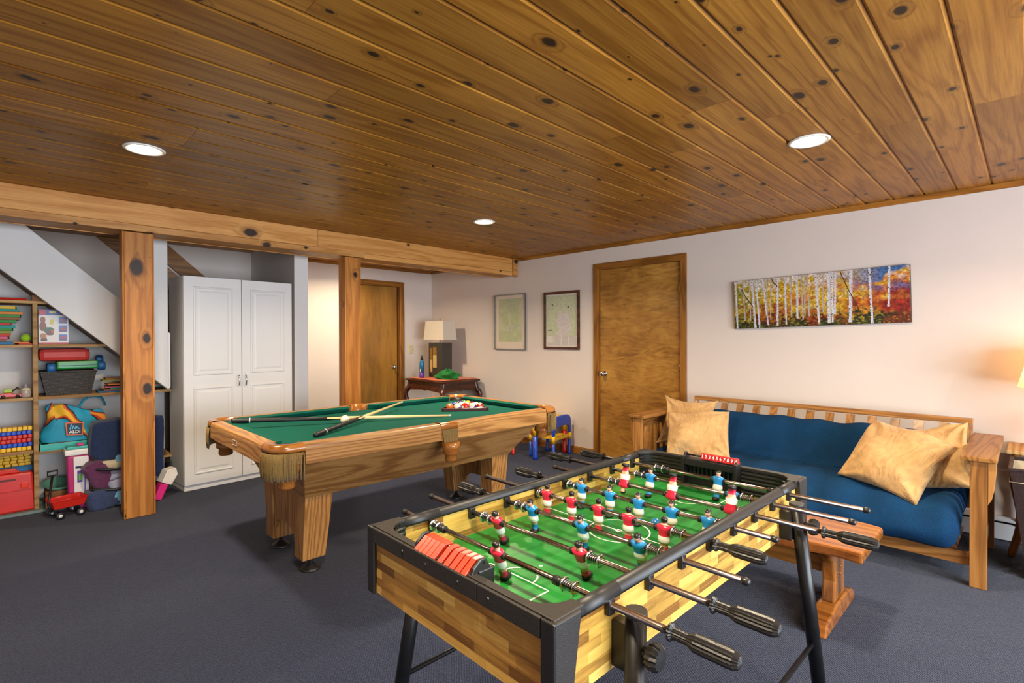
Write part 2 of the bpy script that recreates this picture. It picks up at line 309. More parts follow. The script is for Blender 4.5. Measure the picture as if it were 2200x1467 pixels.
# ---------------------------------------------------------------- mesh builder
class MB:
    def __init__(s): s.v = []; s.f = []; s.m = []; s.s = []; s.mi = 0; s.sm = False
    def _add(s, vs, fs, sm=None):
        o = len(s.v); s.v += [tuple(p) for p in vs]
        for f in fs: s.f.append(tuple(o+i for i in f)); s.m.append(s.mi); s.s.append(s.sm if sm is None else sm)
        return s
    def mat(s, i): s.mi = i; return s
    def box(s, x0, x1, y0, y1, z0, z1):
        v = [(x, y, z) for z in (z0, z1) for y in (y0, y1) for x in (x0, x1)]
        return s._add(v, [(0, 2, 3, 1), (4, 5, 7, 6), (0, 1, 5, 4), (2, 6, 7, 3), (0, 4, 6, 2), (1, 3, 7, 5)])
    def cbox(s, x0, x1, y0, y1, z0, z1, c):
        """box with chamfered edges"""
        bm = bmesh.new(); bmesh.ops.create_cube(bm, size=1.0)
        for q in bm.verts: q.co = Vector(((x0+x1)/2+q.co.x*(x1-x0), (y0+y1)/2+q.co.y*(y1-y0), (z0+z1)/2+q.co.z*(z1-z0)))
        bmesh.ops.bevel(bm, geom=bm.edges[:], offset=c, segments=2, affect='EDGES', profile=0.6)
        bm.verts.index_update()
        s._add([q.co[:] for q in bm.verts], [[q.index for q in f.verts] for f in bm.faces]); bm.free(); return s
    def hexa(s, b, t):
        """bottom quad, top quad, both counter-clockwise seen from above"""
        return s._add(list(b)+list(t), [(3, 2, 1, 0), (4, 5, 6, 7), (0, 1, 5, 4), (1, 2, 6, 5), (2, 3, 7, 6), (3, 0, 4, 7)])
    def prism(s, poly, ax, a, b):
        """polygon (2D in the two other axes, cyclic order) extruded along axis ax from a to b"""
        def p(q, t): return {0: (t, q[0], q[1]), 1: (q[0], t, q[1]), 2: (q[0], q[1], t)}[ax]
        n = len(poly); v = [p(q, a) for q in poly]+[p(q, b) for q in poly]
        ar = sum(poly[i][0]*poly[(i+1) % n][1]-poly[(i+1) % n][0]*poly[i][1] for i in range(n))
        flip = (ar < 0) != (ax == 1)
        if b < a: flip = not flip
        f = [tuple(range(n))[::-1], tuple(range(n, 2*n))]+[(i, (i+1) % n, n+(i+1) % n, n+i) for i in range(n)]
        if flip: f = [q[::-1] for q in f]
        sm = s.sm
        s._add(v, f[:2], False); o = len(s.v)-2*n
        for q in f[2:]: s.f.append(tuple(o+i for i in q)); s.m.append(s.mi); s.s.append(sm)
        return s
    def tube(s, pts, r, seg=12, cap=True, sm=True, closed=False, sx=1.0):
        pts = [Vector(p) for p in pts]; n = len(pts)
        rr = r if isinstance(r, (list, tuple)) else [r]*n
        rings = []; t0 = (pts[1]-pts[0]).normalized()
        up_ = Vector((0, 0, 1)) if abs(t0.z) < 0.9 else Vector((1, 0, 0))
        nrm = t0.cross(up_).normalized()
        for i in range(n):
            if closed: t = pts[(i+1) % n]-pts[i-1]
            else: t = pts[min(i+1, n-1)]-pts[max(i-1, 0)]
            if t.length < 1e-9: t = t0.copy()
            t.normalize(); nrm = (nrm-t*nrm.dot(t))
            if nrm.length < 1e-6: nrm = t.orthogonal()
            nrm.normalize(); bn = t.cross(nrm)
            rings.append([pts[i]+(nrm*math.cos(2*PI*k/seg)*sx+bn*math.sin(2*PI*k/seg))*rr[i] for k in range(seg)])
        vs_ = [q for rg in rings for q in rg]; fs = []
        for i in range(n if closed else n-1):
            a = i*seg; b = ((i+1) % n)*seg
            for k in range(seg): fs.append((a+k, a+(k+1) % seg, b+(k+1) % seg, b+k))
        s._add(vs_, fs, sm)
        if cap and not closed:
            o = len(s.v)-len(vs_)
            s.f.append(tuple(o+k for k in range(seg))[::-1]); s.m.append(s.mi); s.s.append(False)
            e = o+(n-1)*seg; s.f.append(tuple(e+k for k in range(seg))); s.m.append(s.mi); s.s.append(False)
        return s
    def lathe(s, prof, c=(0, 0, 0), axis='Z', seg=20, sm=True, mats=None, ribs=None):
        """profile [(radius, height)...] turned about the axis through c"""
        def P(r, h, a):
            x, y = r*math.cos(a), r*math.sin(a)
            if axis == 'Z': q = (x, y, h)
            elif axis == 'Y': q = (y, h, x)
            else: q = (h, x, y)
            return (q[0]+c[0], q[1]+c[1], q[2]+c[2])
        o = len(s.v); n = len(prof)
        for (r, h) in prof:
            for k in range(seg):
                rr = r*(1-ribs*(k % 2)) if ribs else r
                s.v.append(P(max(rr, 1e-5), h, 2*PI*k/seg))
        up_ = prof[-1][1] >= prof[0][1]
        for i in range(n-1):
            for k in range(seg):
                q = (o+i*seg+k, o+i*seg+(k+1) % seg, o+(i+1)*seg+(k+1) % seg, o+(i+1)*seg+k)
                s.f.append(q); s.m.append(mats[i] if mats else s.mi); s.s.append(sm)
        for i, rev in ((0, True), (n-1, False)):
            if prof[i][0] > 1e-4:
                q = tuple(o+i*seg+k for k in range(seg)); s.f.append(q[::-1] if rev else q); s.m.append(mats[min(i, n-2)] if mats else s.mi); s.s.append(False)
        return s
    def grid(s, fn, nu, nv, cu=False, cv=False, sm=True, matfn=None):
        o = len(s.v); ku = nu if cu else nu+1; kv = nv if cv else nv+1
        for i in range(ku):
            for j in range(kv): s.v.append(tuple(fn(i/nu, j/nv)))
        for i in range(nu):
            for j in range(nv):
                a = o+i*kv+j; b = o+((i+1) % ku)*kv+j; c = o+((i+1) % ku)*kv+(j+1) % kv; d = o+i*kv+(j+1) % kv
                s.f.append((a, b, c, d)); s.m.append(matfn(i, j) if matfn else s.mi); s.s.append(sm)
        return s
    def sphere(s, c, r, seg=20, rg=12, sx=1, sy=1, sz=1):
        return s.grid(lambda u, v: (c[0]+r*sx*math.sin(PI*v)*math.cos(2*PI*u), c[1]+r*sy*math.sin(PI*v)*math.sin(2*PI*u), c[2]-r*sz*math.cos(PI*v)), seg, rg, cu=True)
    def mesh(s, name):
        me = bpy.data.meshes.new(name); me.from_pydata(s.v, [], s.f)
        me.polygons.foreach_set('material_index', s.m); me.polygons.foreach_set('use_smooth', s.s); me.update()
        return me
    def build(s, name, mats, parent=None, loc=(0, 0, 0), rot=(0, 0, 0), bevel=0.0, fix=True):
        me = s.mesh(name)
        if fix:
            bm = bmesh.new(); bm.from_mesh(me); bmesh.ops.remove_doubles(bm, verts=bm.verts, dist=1e-6)
            bmesh.ops.recalc_face_normals(bm, faces=bm.faces); bm.to_mesh(me); bm.free()
        return obj(name, me, mats, parent, loc, rot, bevel)
def obj(name, me, mats, parent=None, loc=(0, 0, 0), rot=(0, 0, 0), bevel=0.0):
    if not isinstance(mats, (list, tuple)): mats = [mats]
    if not me.materials:
        for q in mats: me.materials.append(M[q] if isinstance(q, str) else q)
    o = bpy.data.objects.new(name, me); COL.objects.link(o); o.location = loc; o.rotation_euler = rot
    if parent: o.parent = parent
    if bevel:
        bv = o.modifiers.new('edge', 'BEVEL'); bv.width = bevel; bv.segments = 2; bv.limit_method = 'ANGLE'; bv.angle_limit = math.radians(40)
    return o
def tag(o, label=None, cat=None, group=None, kind=None):
    if label: o['label'] = label
    if cat: o['category'] = cat
    if group: o['group'] = group
    if kind: o['kind'] = kind
    return o
def thing(name, label, cat, loc=(0, 0, 0), rz=0.0, group=None, rot=None):
    o = bpy.data.objects.new(name, None); COL.objects.link(o); o.empty_display_size = 0.05
    o.location = loc; o.rotation_euler = rot if rot else (0, 0, rz)
    return tag(o, label, cat, group)
def copy_tree(o, parent=None):
    c = o.copy(); COL.objects.link(c); c.parent = parent
    for ch in list(o.children): copy_tree(ch, c)
    return c
def text_mesh(name, txt, size, mat, parent, loc, rot, align='CENTER', depth=0.0004, squeeze=1.0):
    cu = bpy.data.curves.new(name, 'FONT'); cu.body = txt; cu.size = size; cu.align_x = align; cu.align_y = 'CENTER'; cu.extrude = depth; cu.resolution_u = 3; cu.offset = size*0.02
    t = bpy.data.objects.new(name, cu); COL.objects.link(t)
    dg = bpy.context.evaluated_depsgraph_get(); me = bpy.data.meshes.new_from_object(t.evaluated_get(dg))
    bpy.data.objects.remove(t); bpy.data.curves.remove(cu)
    for q in me.vertices: q.co.x *= squeeze
    me.materials.clear(); return obj(name, me, mat, parent, loc, rot)
rng = np.random.default_rng(11)
def vnoise(nx, ny, fx, fy, seed=0):
    """smooth value noise image ny x nx with fx, fy cells"""
    r = np.random.default_rng(seed); g = r.random((fy+2, fx+2))
    X_ = np.linspace(0, fx, nx); Y_ = np.linspace(0, fy, ny)
    xi = np.minimum(X_.astype(int), fx); yi = np.minimum(Y_.astype(int), fy); tx = X_-xi; ty = Y_-yi
    tx = tx*tx*(3-2*tx); ty = ty*ty*(3-2*ty)
    a = g[yi][:, xi]; b = g[yi][:, xi+1]; c = g[yi+1][:, xi]; d = g[yi+1][:, xi+1]
    return (a*(1-tx)+b*tx)*(1-ty)[:, None]+(c*(1-tx)+d*tx)*ty[:, None]
def lin(c): return np.array(C(c)[:3])
def picture(name, img, w, h, mat, parent, loc, rot, place=None):
    """flat print: a grid of cells, one colour each; img[row from top, column from left]; lies in local XZ facing -Y"""
    ny, nx = img.shape[:2]
    xs = np.linspace(-w/2, w/2, nx+1); zs = np.linspace(h/2, -h/2, ny+1)
    if place is None:
        vx, vz = np.meshgrid(xs, zs); v = np.stack([vx, np.zeros_like(vx), vz], -1).reshape(-1, 3)
    else: v = np.array([place(x/w+0.5, z/h+0.5) for z in zs for x in xs])
    i = np.arange(ny)[:, None]*(nx+1)+np.arange(nx)[None, :]
    f = np.stack([i+nx+1, i+nx+2, i+1, i], -1).reshape(-1, 4)
    me = bpy.data.meshes.new(name); me.from_pydata(v.tolist(), [], f.tolist())
    ca = me.color_attributes.new('print', 'FLOAT_COLOR', 'CORNER')
    col = np.ones((ny*nx, 4), np.float32); col[:, :3] = img.reshape(-1, 3)
    ca.data.foreach_set('color', np.repeat(col, 4, 0).ravel()); me.update()
    return obj(name, me, mat, parent, loc, rot)
# ================================================================ the setting
def struct(o): o['kind'] = 'structure'; return o
mb = MB(); mb.box(XL-0.1, XW+0.1, YB-0.1, YF+0.1, -0.08, 0.0)
struct(mb.build('floor', 'carpet'))
# ceiling: backing slab and boards with V-joints
mb = MB(); mb.box(XL-0.1, XW+0.1, YB-0.1, YF+0.1, HC+0.019, HC+0.12)
ceiling = struct(mb.build('ceiling', 'trim_x'))
PW, PY0 = 0.1718, 0.186
board_mesh = {}
def board(length):
    if length not in board_mesh:
        h, c, t = PW/2-0.0004, 0.0095, 0.018
        m_ = MB(); m_.prism([(-h, t), (-h, 0.0085), (-h+c, 0), (h-c, 0), (h, 0.0085), (h, t)], 0, 0.0, length-0.0012)
        me = m_.mesh('plank'); me.materials.append(M['pine_ceiling']); board_mesh[length] = me
    return board_mesh[length]
k = math.ceil((YB-PY0)/PW)
y = PY0+k*PW
rb = random.Random(3)
while y < YF:
    x = XL; first = True
    while x < XW-0.01:
        ln = rb.choice((1.5, 1.9, 2.3, 2.7, 3.1, 3.5))
        if first: ln = rb.choice((0.6, 1.1, 1.5, 2.3)); first = False
        if XW-(x+ln) < 0.5: ln = round(XW-x, 2)
        if x+ln > XW+0.05: ln = round(XW-x, 2)
        yc = y+PW/2
        obj('plank', board(ln), 'pine_ceiling', ceiling, (x, yc, HC))
        x += ln
    y += PW
# walls
D1Y0, D1Y1, D1H = 2.362, 3.297, 2.036       # door in the painting wall
D2X0, D2X1, D2H = 3.24, 4.018, 2.03         # door in the far wall
mb = MB(); mb.box(XW, XW+0.1, YB, D1Y0-0.02, 0, HC+0.018); mb.box(XW, XW+0.1, D1Y1+0.02, YF, 0, HC+0.018); mb.box(XW, XW+0.1, D1Y0-0.02, D1Y1+0.02, D1H+0.02, HC+0.018)
mb.box(XW+0.06, XW+0.1, D1Y0-0.02, D1Y1+0.02, 0, D1H+0.02)
struct(mb.build('wall_right', 'white_wall'))
mb = MB(); mb.box(XL, D2X0-0.02, YF, YF+0.1, 0, HC+0.018); mb.box(D2X1+0.02, XW, YF, YF+0.1, 0, HC+0.018); mb.box(D2X0-0.02, D2X1+0.02, YF, YF+0.1, D2H+0.02, HC+0.018)
mb.box(D2X0-0.02, D2X1+0.02, YF+0.07, YF+0.1, 0, D2H+0.02)
struct(mb.build('wall_far', 'white_wall'))
mb = MB(); mb.box(XL-0.1, XL, YB, YF, 0, HC+0.018)
struct(mb.build('wall_left', 'white_wall'))
mb = MB(); mb.box(XL, WINX0, YB-0.1, YB, 0, HC+0.018); mb.box(WINX1, XW, YB-0.1, YB, 0, HC+0.018)
mb.box(WINX0, WINX1, YB-0.1, YB, 0, WINZ0); mb.box(WINX0, WINX1, YB-0.1, YB, WINZ1, HC+0.018)
struct(mb.build('wall_back', 'white_wall'))
mb = MB(); t = 0.05
for a, b in ((WINX0, WINX0+t), (WINX1-t, WINX1), ((WINX0+WINX1)/2-t/2, (WINX0+WINX1)/2+t/2)): mb.box(a, b, YB-0.08, YB+0.015, WINZ0, WINZ1)
for a, b in ((WINZ0, WINZ0+t), (WINZ1-t, WINZ1)): mb.box(WINX0, WINX1, YB-0.08, YB+0.015, a, b)
struct(mb.build('window_1', 'white_paint'))
# partition end beside the wardrobe
mb = MB(); mb.box(2.03, 2.165, 5.13, YF-0.001, 0.001, HC)
struct(mb.build('wall_partition', 'stair_paint'))
# door casings and doors
def casing_y(y0, y1, h, n):
    """door in the painting wall"""
    d = thing('door_%d' % n, None, None, (XW, 0, 0)); d['kind'] = 'structure'
    mb = MB(); mb.box(0.012, 0.05, y0, y1, 0.008, h); mb.build('door_slab', 'birch_door', d, bevel=0.002)
    cw = 0.066
    prof = [(-0.019, 0), (-0.019, cw*0.3), (-0.012, cw*0.45), (-0.010, cw), (0.0, cw), (0.0, 0)]
    mb = MB(); mb.hexa([(-0.018, y1+0.006, 0.001), (0, y1+0.006, 0.001), (0, y1+0.006+cw, 0.001), (-0.018, y1+0.006+cw, 0.001)],
                       [(-0.018, y1+0.006, h+0.004), (0, y1+0.006, h+0.004), (0, y1+0.006+cw, h+0.004+cw), (-0.018, y1+0.006+cw, h+0.004+cw)])
    mb.build('casing', 'trim_z', d, bevel=0.006)
    mb = MB(); mb.hexa([(-0.018, y0-0.006-cw, 0.001), (0, y0-0.006-cw, 0.001), (0, y0-0.006, 0.001), (-0.018, y0-0.006, 0.001)],
                       [(-0.018, y0-0.006-cw, h+0.004+cw), (0, y0-0.006-cw, h+0.004+cw), (0, y0-0.006, h+0.004), (-0.018, y0-0.006, h+0.004)])
    mb.build('casing', 'trim_z', d, bevel=0.006)
    mb = MB(); mb.hexa([(-0.018, y0-0.006, h+0.004), (0, y0-0.006, h+0.004), (0, y1+0.006, h+0.004), (-0.018, y1+0.006, h+0.004)],
                       [(-0.018, y0-0.006-cw, h+0.004+cw), (0, y0-0.006-cw, h+0.004+cw), (0, y1+0.006+cw, h+0.004+cw), (-0.018, y1+0.006+cw, h+0.004+cw)])
    mb.build('casing', 'trim_y', d, bevel=0.006)
    mb = MB()
    for a, b in ((y0-0.012, y0), (y1, y1+0.012)): mb.box(-0.002, 0.058, a, b, 0.001, h+0.012)
    mb.box(-0.002, 0.058, y0, y1, h+0.001, h+0.012)
    mb.build('jamb', 'trim_z', d)
    kz, ky = 0.917, y1-0.062
    mb = MB(); mb.lathe([(0.031, 0.012), (0.031, 0.006), (0.024, 0.0), (0.011, -0.006), (0.011, -0.026), (0.026, -0.038), (0.028, -0.052), (0.022, -0.062), (0.0001, -0.064)], (0, ky, kz), 'X', 24)
    mb.build('door_knob', 'chrome', d)
    for hz in (0.28, 1.02, 1.78):
        mb = MB(); mb.tube([(0.004, y0+0.001, hz-0.045), (0.004, y0+0.001, hz+0.045)], 0.006, 8); mb.box(0.004, 0.013, y0+0.001, y0+0.012, hz-0.045, hz+0.045)
        mb.build('hinge', 'brass', d)
    return d
casing_y(D1Y0, D1Y1, D1H, 1)
def casing_x(x0, x1, h, n):
    d = thing('door_%d' % n, None, None, (0, YF, 0)); d['kind'] = 'structure'
    mb = MB(); mb.box(x0, x1-0.02, 0.03, 0.066, 0.008, h); mb.build('door_slab', 'plain_door', d, bevel=0.002)
    cw = 0.07
    mb = MB(); mb.hexa([(x1+0.006, -0.018, 0.001), (x1+0.006+cw, -0.018, 0.001), (x1+0.006+cw, 0, 0.001), (x1+0.006, 0, 0.001)],
                       [(x1+0.006, -0.018, h+0.004), (x1+0.006+cw, -0.018, h+0.004+cw), (x1+0.006+cw, 0, h+0.004+cw), (x1+0.006, 0, h+0.004)])
    mb.build('casing', 'trim_z', d, bevel=0.006)
    mb = MB(); mb.hexa([(x0-0.006-cw, -0.018, 0.001), (x0-0.006, -0.018, 0.001), (x0-0.006, 0, 0.001), (x0-0.006-cw, 0, 0.001)],
                       [(x0-0.006-cw, -0.018, h+0.004+cw), (x0-0.006, -0.018, h+0.004), (x0-0.006, 0, h+0.004), (x0-0.006-cw, 0, h+0.004+cw)])
    mb.build('casing', 'trim_z', d, bevel=0.006)
    mb = MB(); mb.hexa([(x0-0.006, -0.018, h+0.004), (x1+0.006, -0.018, h+0.004), (x1+0.006, 0, h+0.004), (x0-0.006, 0, h+0.004)],
                       [(x0-0.006-cw, -0.018, h+0.004+cw), (x1+0.006+cw, -0.018, h+0.004+cw), (x1+0.006+cw, 0, h+0.004+cw), (x0-0.006-cw, 0, h+0.004+cw)])
    mb.build('casing', 'trim_x', d, bevel=0.006)
    mb = MB()
    for a, b in ((x0-0.012, x0), (x1, x1+0.012)): mb.box(a, b, -0.002, 0.068, 0.001, h+0.012)
    mb.box(x0, x1, -0.002, 0.068, h+0.001, h+0.012)
    mb.build('jamb', 'trim_z', d)
    mb = MB(); mb.lathe([(0.031, 0.036), (0.031, 0.024), (0.011, 0.014), (0.011, -0.004), (0.026, -0.014), (0.028, -0.028), (0.022, -0.038), (0.0001, -0.040)], (x1-0.085, 0, 0.89), 'Y', 24)
    mb.build('door_knob', 'chrome', d)
    return d
casing_x(D2X0, D2X1, D2H, 2)
# skirting and ceiling trim
def strip_y(name, x0, x1, y0, y1, z0, z1, m_):
    mb = MB(); mb.prism([(x0, z0), (x1, z0), (x1, z1), (x0+0.004, z1), (x0, z1-0.012)], 1, y0, y1); return struct(mb.build(name, m_))
strip_y('baseboard_right', XW-0.014, XW, D1Y1+0.074, YF, 0.0, 0.075, 'trim_y')
strip_y('baseboard_sofa', XW-0.014, XW, 0.62, D1Y0-0.074, 0.0, 0.075, 'trim_y')
mb = MB(); mb.box(2.166, D2X0-0.08, YF-0.014, YF, 0, 0.075); mb.box(D2X1+0.08, XW-0.014, YF-0.014, YF, 0, 0.075)
struct(mb.build('baseboard_far', 'trim_x'))
mb = MB(); mb.prism([(XW-0.030, HC-0.012), (XW-0.030, HC-0.0005), (XW, HC-0.0005), (XW, HC-0.034), (XW-0.012, HC-0.034)], 1, YB, 4.56)
struct(mb.build('trim_1', 'trim_y'))
mb = MB(); mb.prism([(YF-0.030, HC-0.012), (YF-0.030, HC-0.0005), (YF, HC-0.0005), (YF, HC-0.034), (YF-0.012, HC-0.034)], 0, 2.17, XW-0.031)
struct(mb.build('trim_2', 'trim_x'))
mb = MB(); mb.prism([(XW-0.030, HC-0.012), (XW-0.030, HC-0.0005), (XW, HC-0.0005), (XW, HC-0.034), (XW-0.012, HC-0.034)], 1, 4.90, YF)
struct(mb.build('trim_3', 'trim_y'))
# beam
bm_ = thing('ceiling_beam', 'long knotty pine boxed beam under the plank ceiling, resting on two posts', 'beam', (0, 4.565, 2.084))
mb = MB(); mb.box(XL+0.001, 2.02, 0.0, 0.02, 0.052, 0.211); mb.build('face_board', 'pine_beam', bm_, bevel=0.002)
mb = MB(); mb.box(2.022, 4.505, 0.0, 0.02, 0.046, 0.211); mb.build('face_board', 'pine_beam', bm_, bevel=0.002)
mb = MB(); mb.box(XL+0.001, 2.48, -0.006, 0.02, 0.0, 0.050); mb.build('lower_strip', 'pine_beam', bm_, bevel=0.003)
mb = MB(); mb.box(2.482, 4.505, -0.004, 0.02, -0.004, 0.044); mb.build('lower_strip', 'pine_beam', bm_, bevel=0.003)
mb = MB(); mb.box(XL+0.001, XW-0.002, 0.021, 0.27, 0.004, 0.018); mb.build('underside_board', 'pine_beam', bm_)
mb = MB(); mb.box(XL+0.001, XW-0.002, 0.271, 0.29, 0.0, 0.211); mb.build('back_board', 'pine_beam', bm_)
mb = MB(); mb.box(4.507, XW-0.001, -0.022, 0.02, -0.012, 0.211); mb.build('end_block', 'pine_beam', bm_, bevel=0.003)
def post(x0, x1, lab):
    p = thing('wooden_post', lab, 'post', (x0, 4.575, 0), 0, 'pine posts under the beam')
    wd, dp = x1-x0, 0.135
    mb = MB(); mb.box(0.012, wd-0.012, 0.0, 0.018, 0.002, 2.078); mb.build('front_board', 'pine_post', p, bevel=0.003)
    for a in (0.0, wd-0.0115): 
        mb = MB(); mb.box(a, a+0.0115, 0.0, dp, 0.002, 2.078); mb.build('side_board', 'pine_post', p, bevel=0.003)
    mb = MB(); mb.box(0.012, wd-0.012, dp-0.018, dp, 0.002, 2.078); mb.build('back_board', 'pine_post', p)
post(0.590, 0.780, 'knotty pine post standing in front of the toy shelves under the stairs')
post(2.287, 2.450, 'knotty pine post standing in front of the far door behind the pool table')
# stair: sloping side wall, end post, skirt boards on the far wall
mb = MB(); sl = (0.875-1.806)/(0.967+0.033)
def low(x): return 1.806+sl*(x+0.033)
xt = -0.033-(HC-1.806)/-sl
mb.prism([(0.972, low(0.972)), (0.972, low(0.972)+0.452), (xt+0.488, HC-0.002), (xt, HC-0.002)], 1, 5.16, 5.24)
struct(mb.build('wall_stair', 'stair_paint', bevel=0.004))
mb = MB(); mb.prism([(0.866, low(0.866)+0.004), (0.972, low(0.972)+0.004), (0.972, HC-0.002), (0.866, HC-0.002)], 1, 5.142, 5.158)
struct(mb.build('wall_newel', 'stair_paint', bevel=0.003))
mb = MB(); mb.prism([(0.990, low(0.972)+0.02), (0.990, low(0.972)+0.48), (0.974, low(0.972)+0.49), (0.974, low(0.972)+0.0)], 1, 5.15, 5.23)
struct(mb.build('trim_5', 'white_paint', bevel=0.005))
mb = MB()
def sky(x, d): return 1.98-0.89*(x-1.55)+d
mb = MB(); mb.prism([(0.96, HC-0.002), (1.195, HC-0.002), (2.02, sky(2.02, 0)), (2.02, sky(2.02, -0.21))], 1, YF-0.03, YF-0.001)
struct(mb.build('trim_6', 'trim_x', bevel=0.003))
mb = MB(); mb.prism([(0.62, HC-0.002), (0.93, HC-0.002), (2.02, sky(2.02, -0.24)), (2.02, sky(2.02, -0.5))], 1, YF-0.022, YF-0.001)
struct(mb.build('trim_7', 'oak_x', bevel=0.003))
# back wall of the space under the stair
mb = MB(); mb.prism([(XL, 0.001), (1.03, 0.001), (1.03, low(1.03)), (xt, HC-0.002), (XL, HC-0.002)], 1, 5.62, 5.68)
struct(mb.build('wall_understair', 'stair_paint'))
# recessed ceiling lamps
def downlight(x, y, lab, k=1.0):
    d = thing('recessed_light', lab, 'ceiling light', (x, y, HC), 0, 'recessed ceiling lights')
    mb = MB(); mb.lathe([(0.094, -0.001), (0.094, -0.004), (0.088, -0.008), (0.076, -0.007), (0.072, -0.001)], (0, 0, 0), 'Z', 32); mb.build('trim_ring', 'lamp_trim', d)
    mb = MB(); mb.lathe([(0.0001, -0.006), (0.04, -0.0055), (0.071, -0.003)], (0, 0, 0), 'Z', 32); mb.build('lens', 'lens', d, fix=False)
    ar = bpy.data.lights.new('lamp_light', 'AREA'); ar.shape = 'DISK'; ar.size = 0.15; ar.energy = LAMP_W*k; ar.color = (1.0, 0.83, 0.60); ar.spread = math.radians(150)
    a = bpy.data.objects.new('lamp_light', ar); COL.objects.link(a); a.parent = d; a.location = (0, 0, -0.012)
downlight(0.517, 3.256, 'round lit recessed ceiling light nearest the toy shelves')
downlight(2.902, 3.281, 'round lit recessed ceiling light above the racked pool balls')
downlight(2.879, 0.791, 'round lit recessed ceiling light nearest the sofa and painting')
downlight(3.05, 5.62, 'round recessed ceiling light behind the beam near the far door', 0.8)
downlight(0.517, 0.791, 'round recessed ceiling light over the near end of the room')
downlight(0.517, -1.68, 'round recessed ceiling light by the window behind the viewer')
downlight(2.879, -1.68, 'round recessed ceiling light by the window, on the sofa side')
# heater
h = thing('baseboard_heater', 'white metal baseboard heater on the wall beside the sofa', 'heater', (XW-0.0005, 0, 0))
mb = MB(); mb.prism([(-0.062, 0.012), (-0.062, 0.105), (-0.052, 0.112), (-0.052, 0.02), (0, 0.02), (0, 0.012)], 1, -2.2, 0.6); mb.build('front_panel', 'white_paint', h)
mb = MB(); mb.prism([(-0.066, 0.128), (-0.066, 0.134), (-0.04, 0.150), (0, 0.150), (0, 0.144), (-0.042, 0.144)], 1, -2.2, 0.6); mb.build('top_cover', 'white_paint', h)
mb = MB(); mb.box(-0.048, -0.002, -2.18, 0.58, 0.03, 0.13); mb.build('heating_fins', 'black_metal', h)
for yy in (-2.211, 0.601):
    mb = MB(); mb.box(-0.066, 0, yy, yy+0.01, 0.0, 0.150); mb.build('end_cap', 'white_paint', h)
# light switch by the far door
s_ = thing('light_switch', 'ivory light switch plate on the far wall above the corner table', 'light switch', (4.216, YF-0.0005, 1.138))
mb = MB(); mb.cbox(-0.036, 0.036, -0.007, 0, -0.058, 0.058, 0.003); mb.build('plate', plain('ivory', '#cfc08c', 0.4), s_)
mb = MB(); mb.hexa([(-0.005, -0.008, -0.014), (0.005, -0.008, -0.014), (0.005, -0.006, -0.014), (-0.005, -0.006, -0.014)], [(-0.005, -0.018, 0.010), (0.005, -0.018, 0.010), (0.005, -0.006, 0.012), (-0.005, -0.006, 0.012)]); mb.build('toggle', 'white_plastic', s_)
# ================================================================ pool table
PT = thing('pool_table', 'oak pool table with green cloth and fringed pockets in the middle of the room', 'pool table', (1.913, 3.085, 0), math.radians(-0.5))
LX, LY = 1.03, 0.61                         # half length, half width (outer)
RW, ZT, ZB = 0.115, 0.79, 0.752             # rail width, rail top, bed
cr = 0.155                                  # corner length taken by the corner castings
# bed
mb = MB(); mb.box(-LX+RW-0.03, LX-RW+0.03, -LY+RW-0.03, LY-RW+0.03, ZB-0.03, ZB); mb.build('bed_cloth', 'pool_cloth', PT)
# rails (wood) and cushions (cloth)
def rail(x0, x1, s_):
    mb = MB(); y0 = s_*LY
    poly = [(s_*(LY-0.004), ZT-0.004), (s_*(LY-0.012), ZT), (s_*(LY-RW+0.045), ZT+0.001), (s_*(LY-RW+0.045), ZT-0.06), (s_*(LY-0.02), ZT-0.06), (s_*(LY-0.02), 0.69), (s_*LY, 0.69), (s_*LY, ZT-0.02)]
    mb.prism(poly, 0, x0, x1); mb.build('rail', 'oak_x', PT, bevel=0.003)
    mb = MB(); e = 0.035
    a, b = s_*(LY-RW+0.044), s_*(LY-RW-0.006)
    mb.hexa([(x0+0.01, a, ZB+0.001), (x1-0.01, a, ZB+0.001), (x1-0.01-e, s_*(LY-RW+0.012), ZB+0.001), (x0+0.01+e, s_*(LY-RW+0.012), ZB+0.001)],
            [(x0+0.01, a, ZT+0.001), (x1-0.01, a, ZT+0.001), (x1-0.01-e, b, ZT-0.006), (x0+0.01+e, b, ZT-0.006)])
    mb.build('cushion', 'pool_cloth', PT, bevel=0.006)
for s_ in (-1, 1):
    rail(-LX+cr, -0.062, s_); rail(0.062, LX-cr, s_)
def end_rail(s_):
    mb = MB(); poly = [(s_*(LX-0.004), ZT-0.004), (s_*(LX-0.012), ZT), (s_*(LX-RW+0.045), ZT+0.001), (s_*(LX-RW+0.045), ZT-0.06), (s_*(LX-0.02), ZT-0.06), (s_*(LX-0.02), 0.69), (s_*LX, 0.69), (s_*LX, ZT-0.02)]
    mb.prism(poly, 1, -LY+cr, LY-cr); mb.build('rail', 'oak_y', PT, bevel=0.003)
    mb = MB(); y0, y1, e = -LY+cr, LY-cr, 0.035; a, b = s_*(LX-RW+0.044), s_*(LX-RW-0.006)
    mb.hexa([(a, y0+0.01, ZB+0.001), (s_*(LX-RW+0.012), y0+0.01+e, ZB+0.001), (s_*(LX-RW+0.012), y1-0.01-e, ZB+0.001), (a, y1-0.01, ZB+0.001)],
            [(a, y0+0.01, ZT+0.001), (b, y0+0.01+e, ZT-0.006), (b, y1-0.01-e, ZT-0.006), (a, y1-0.01, ZT+0.001)])
    mb.build('cushion', 'pool_cloth', PT, bevel=0.006)
end_rail(-1); end_rail(1)
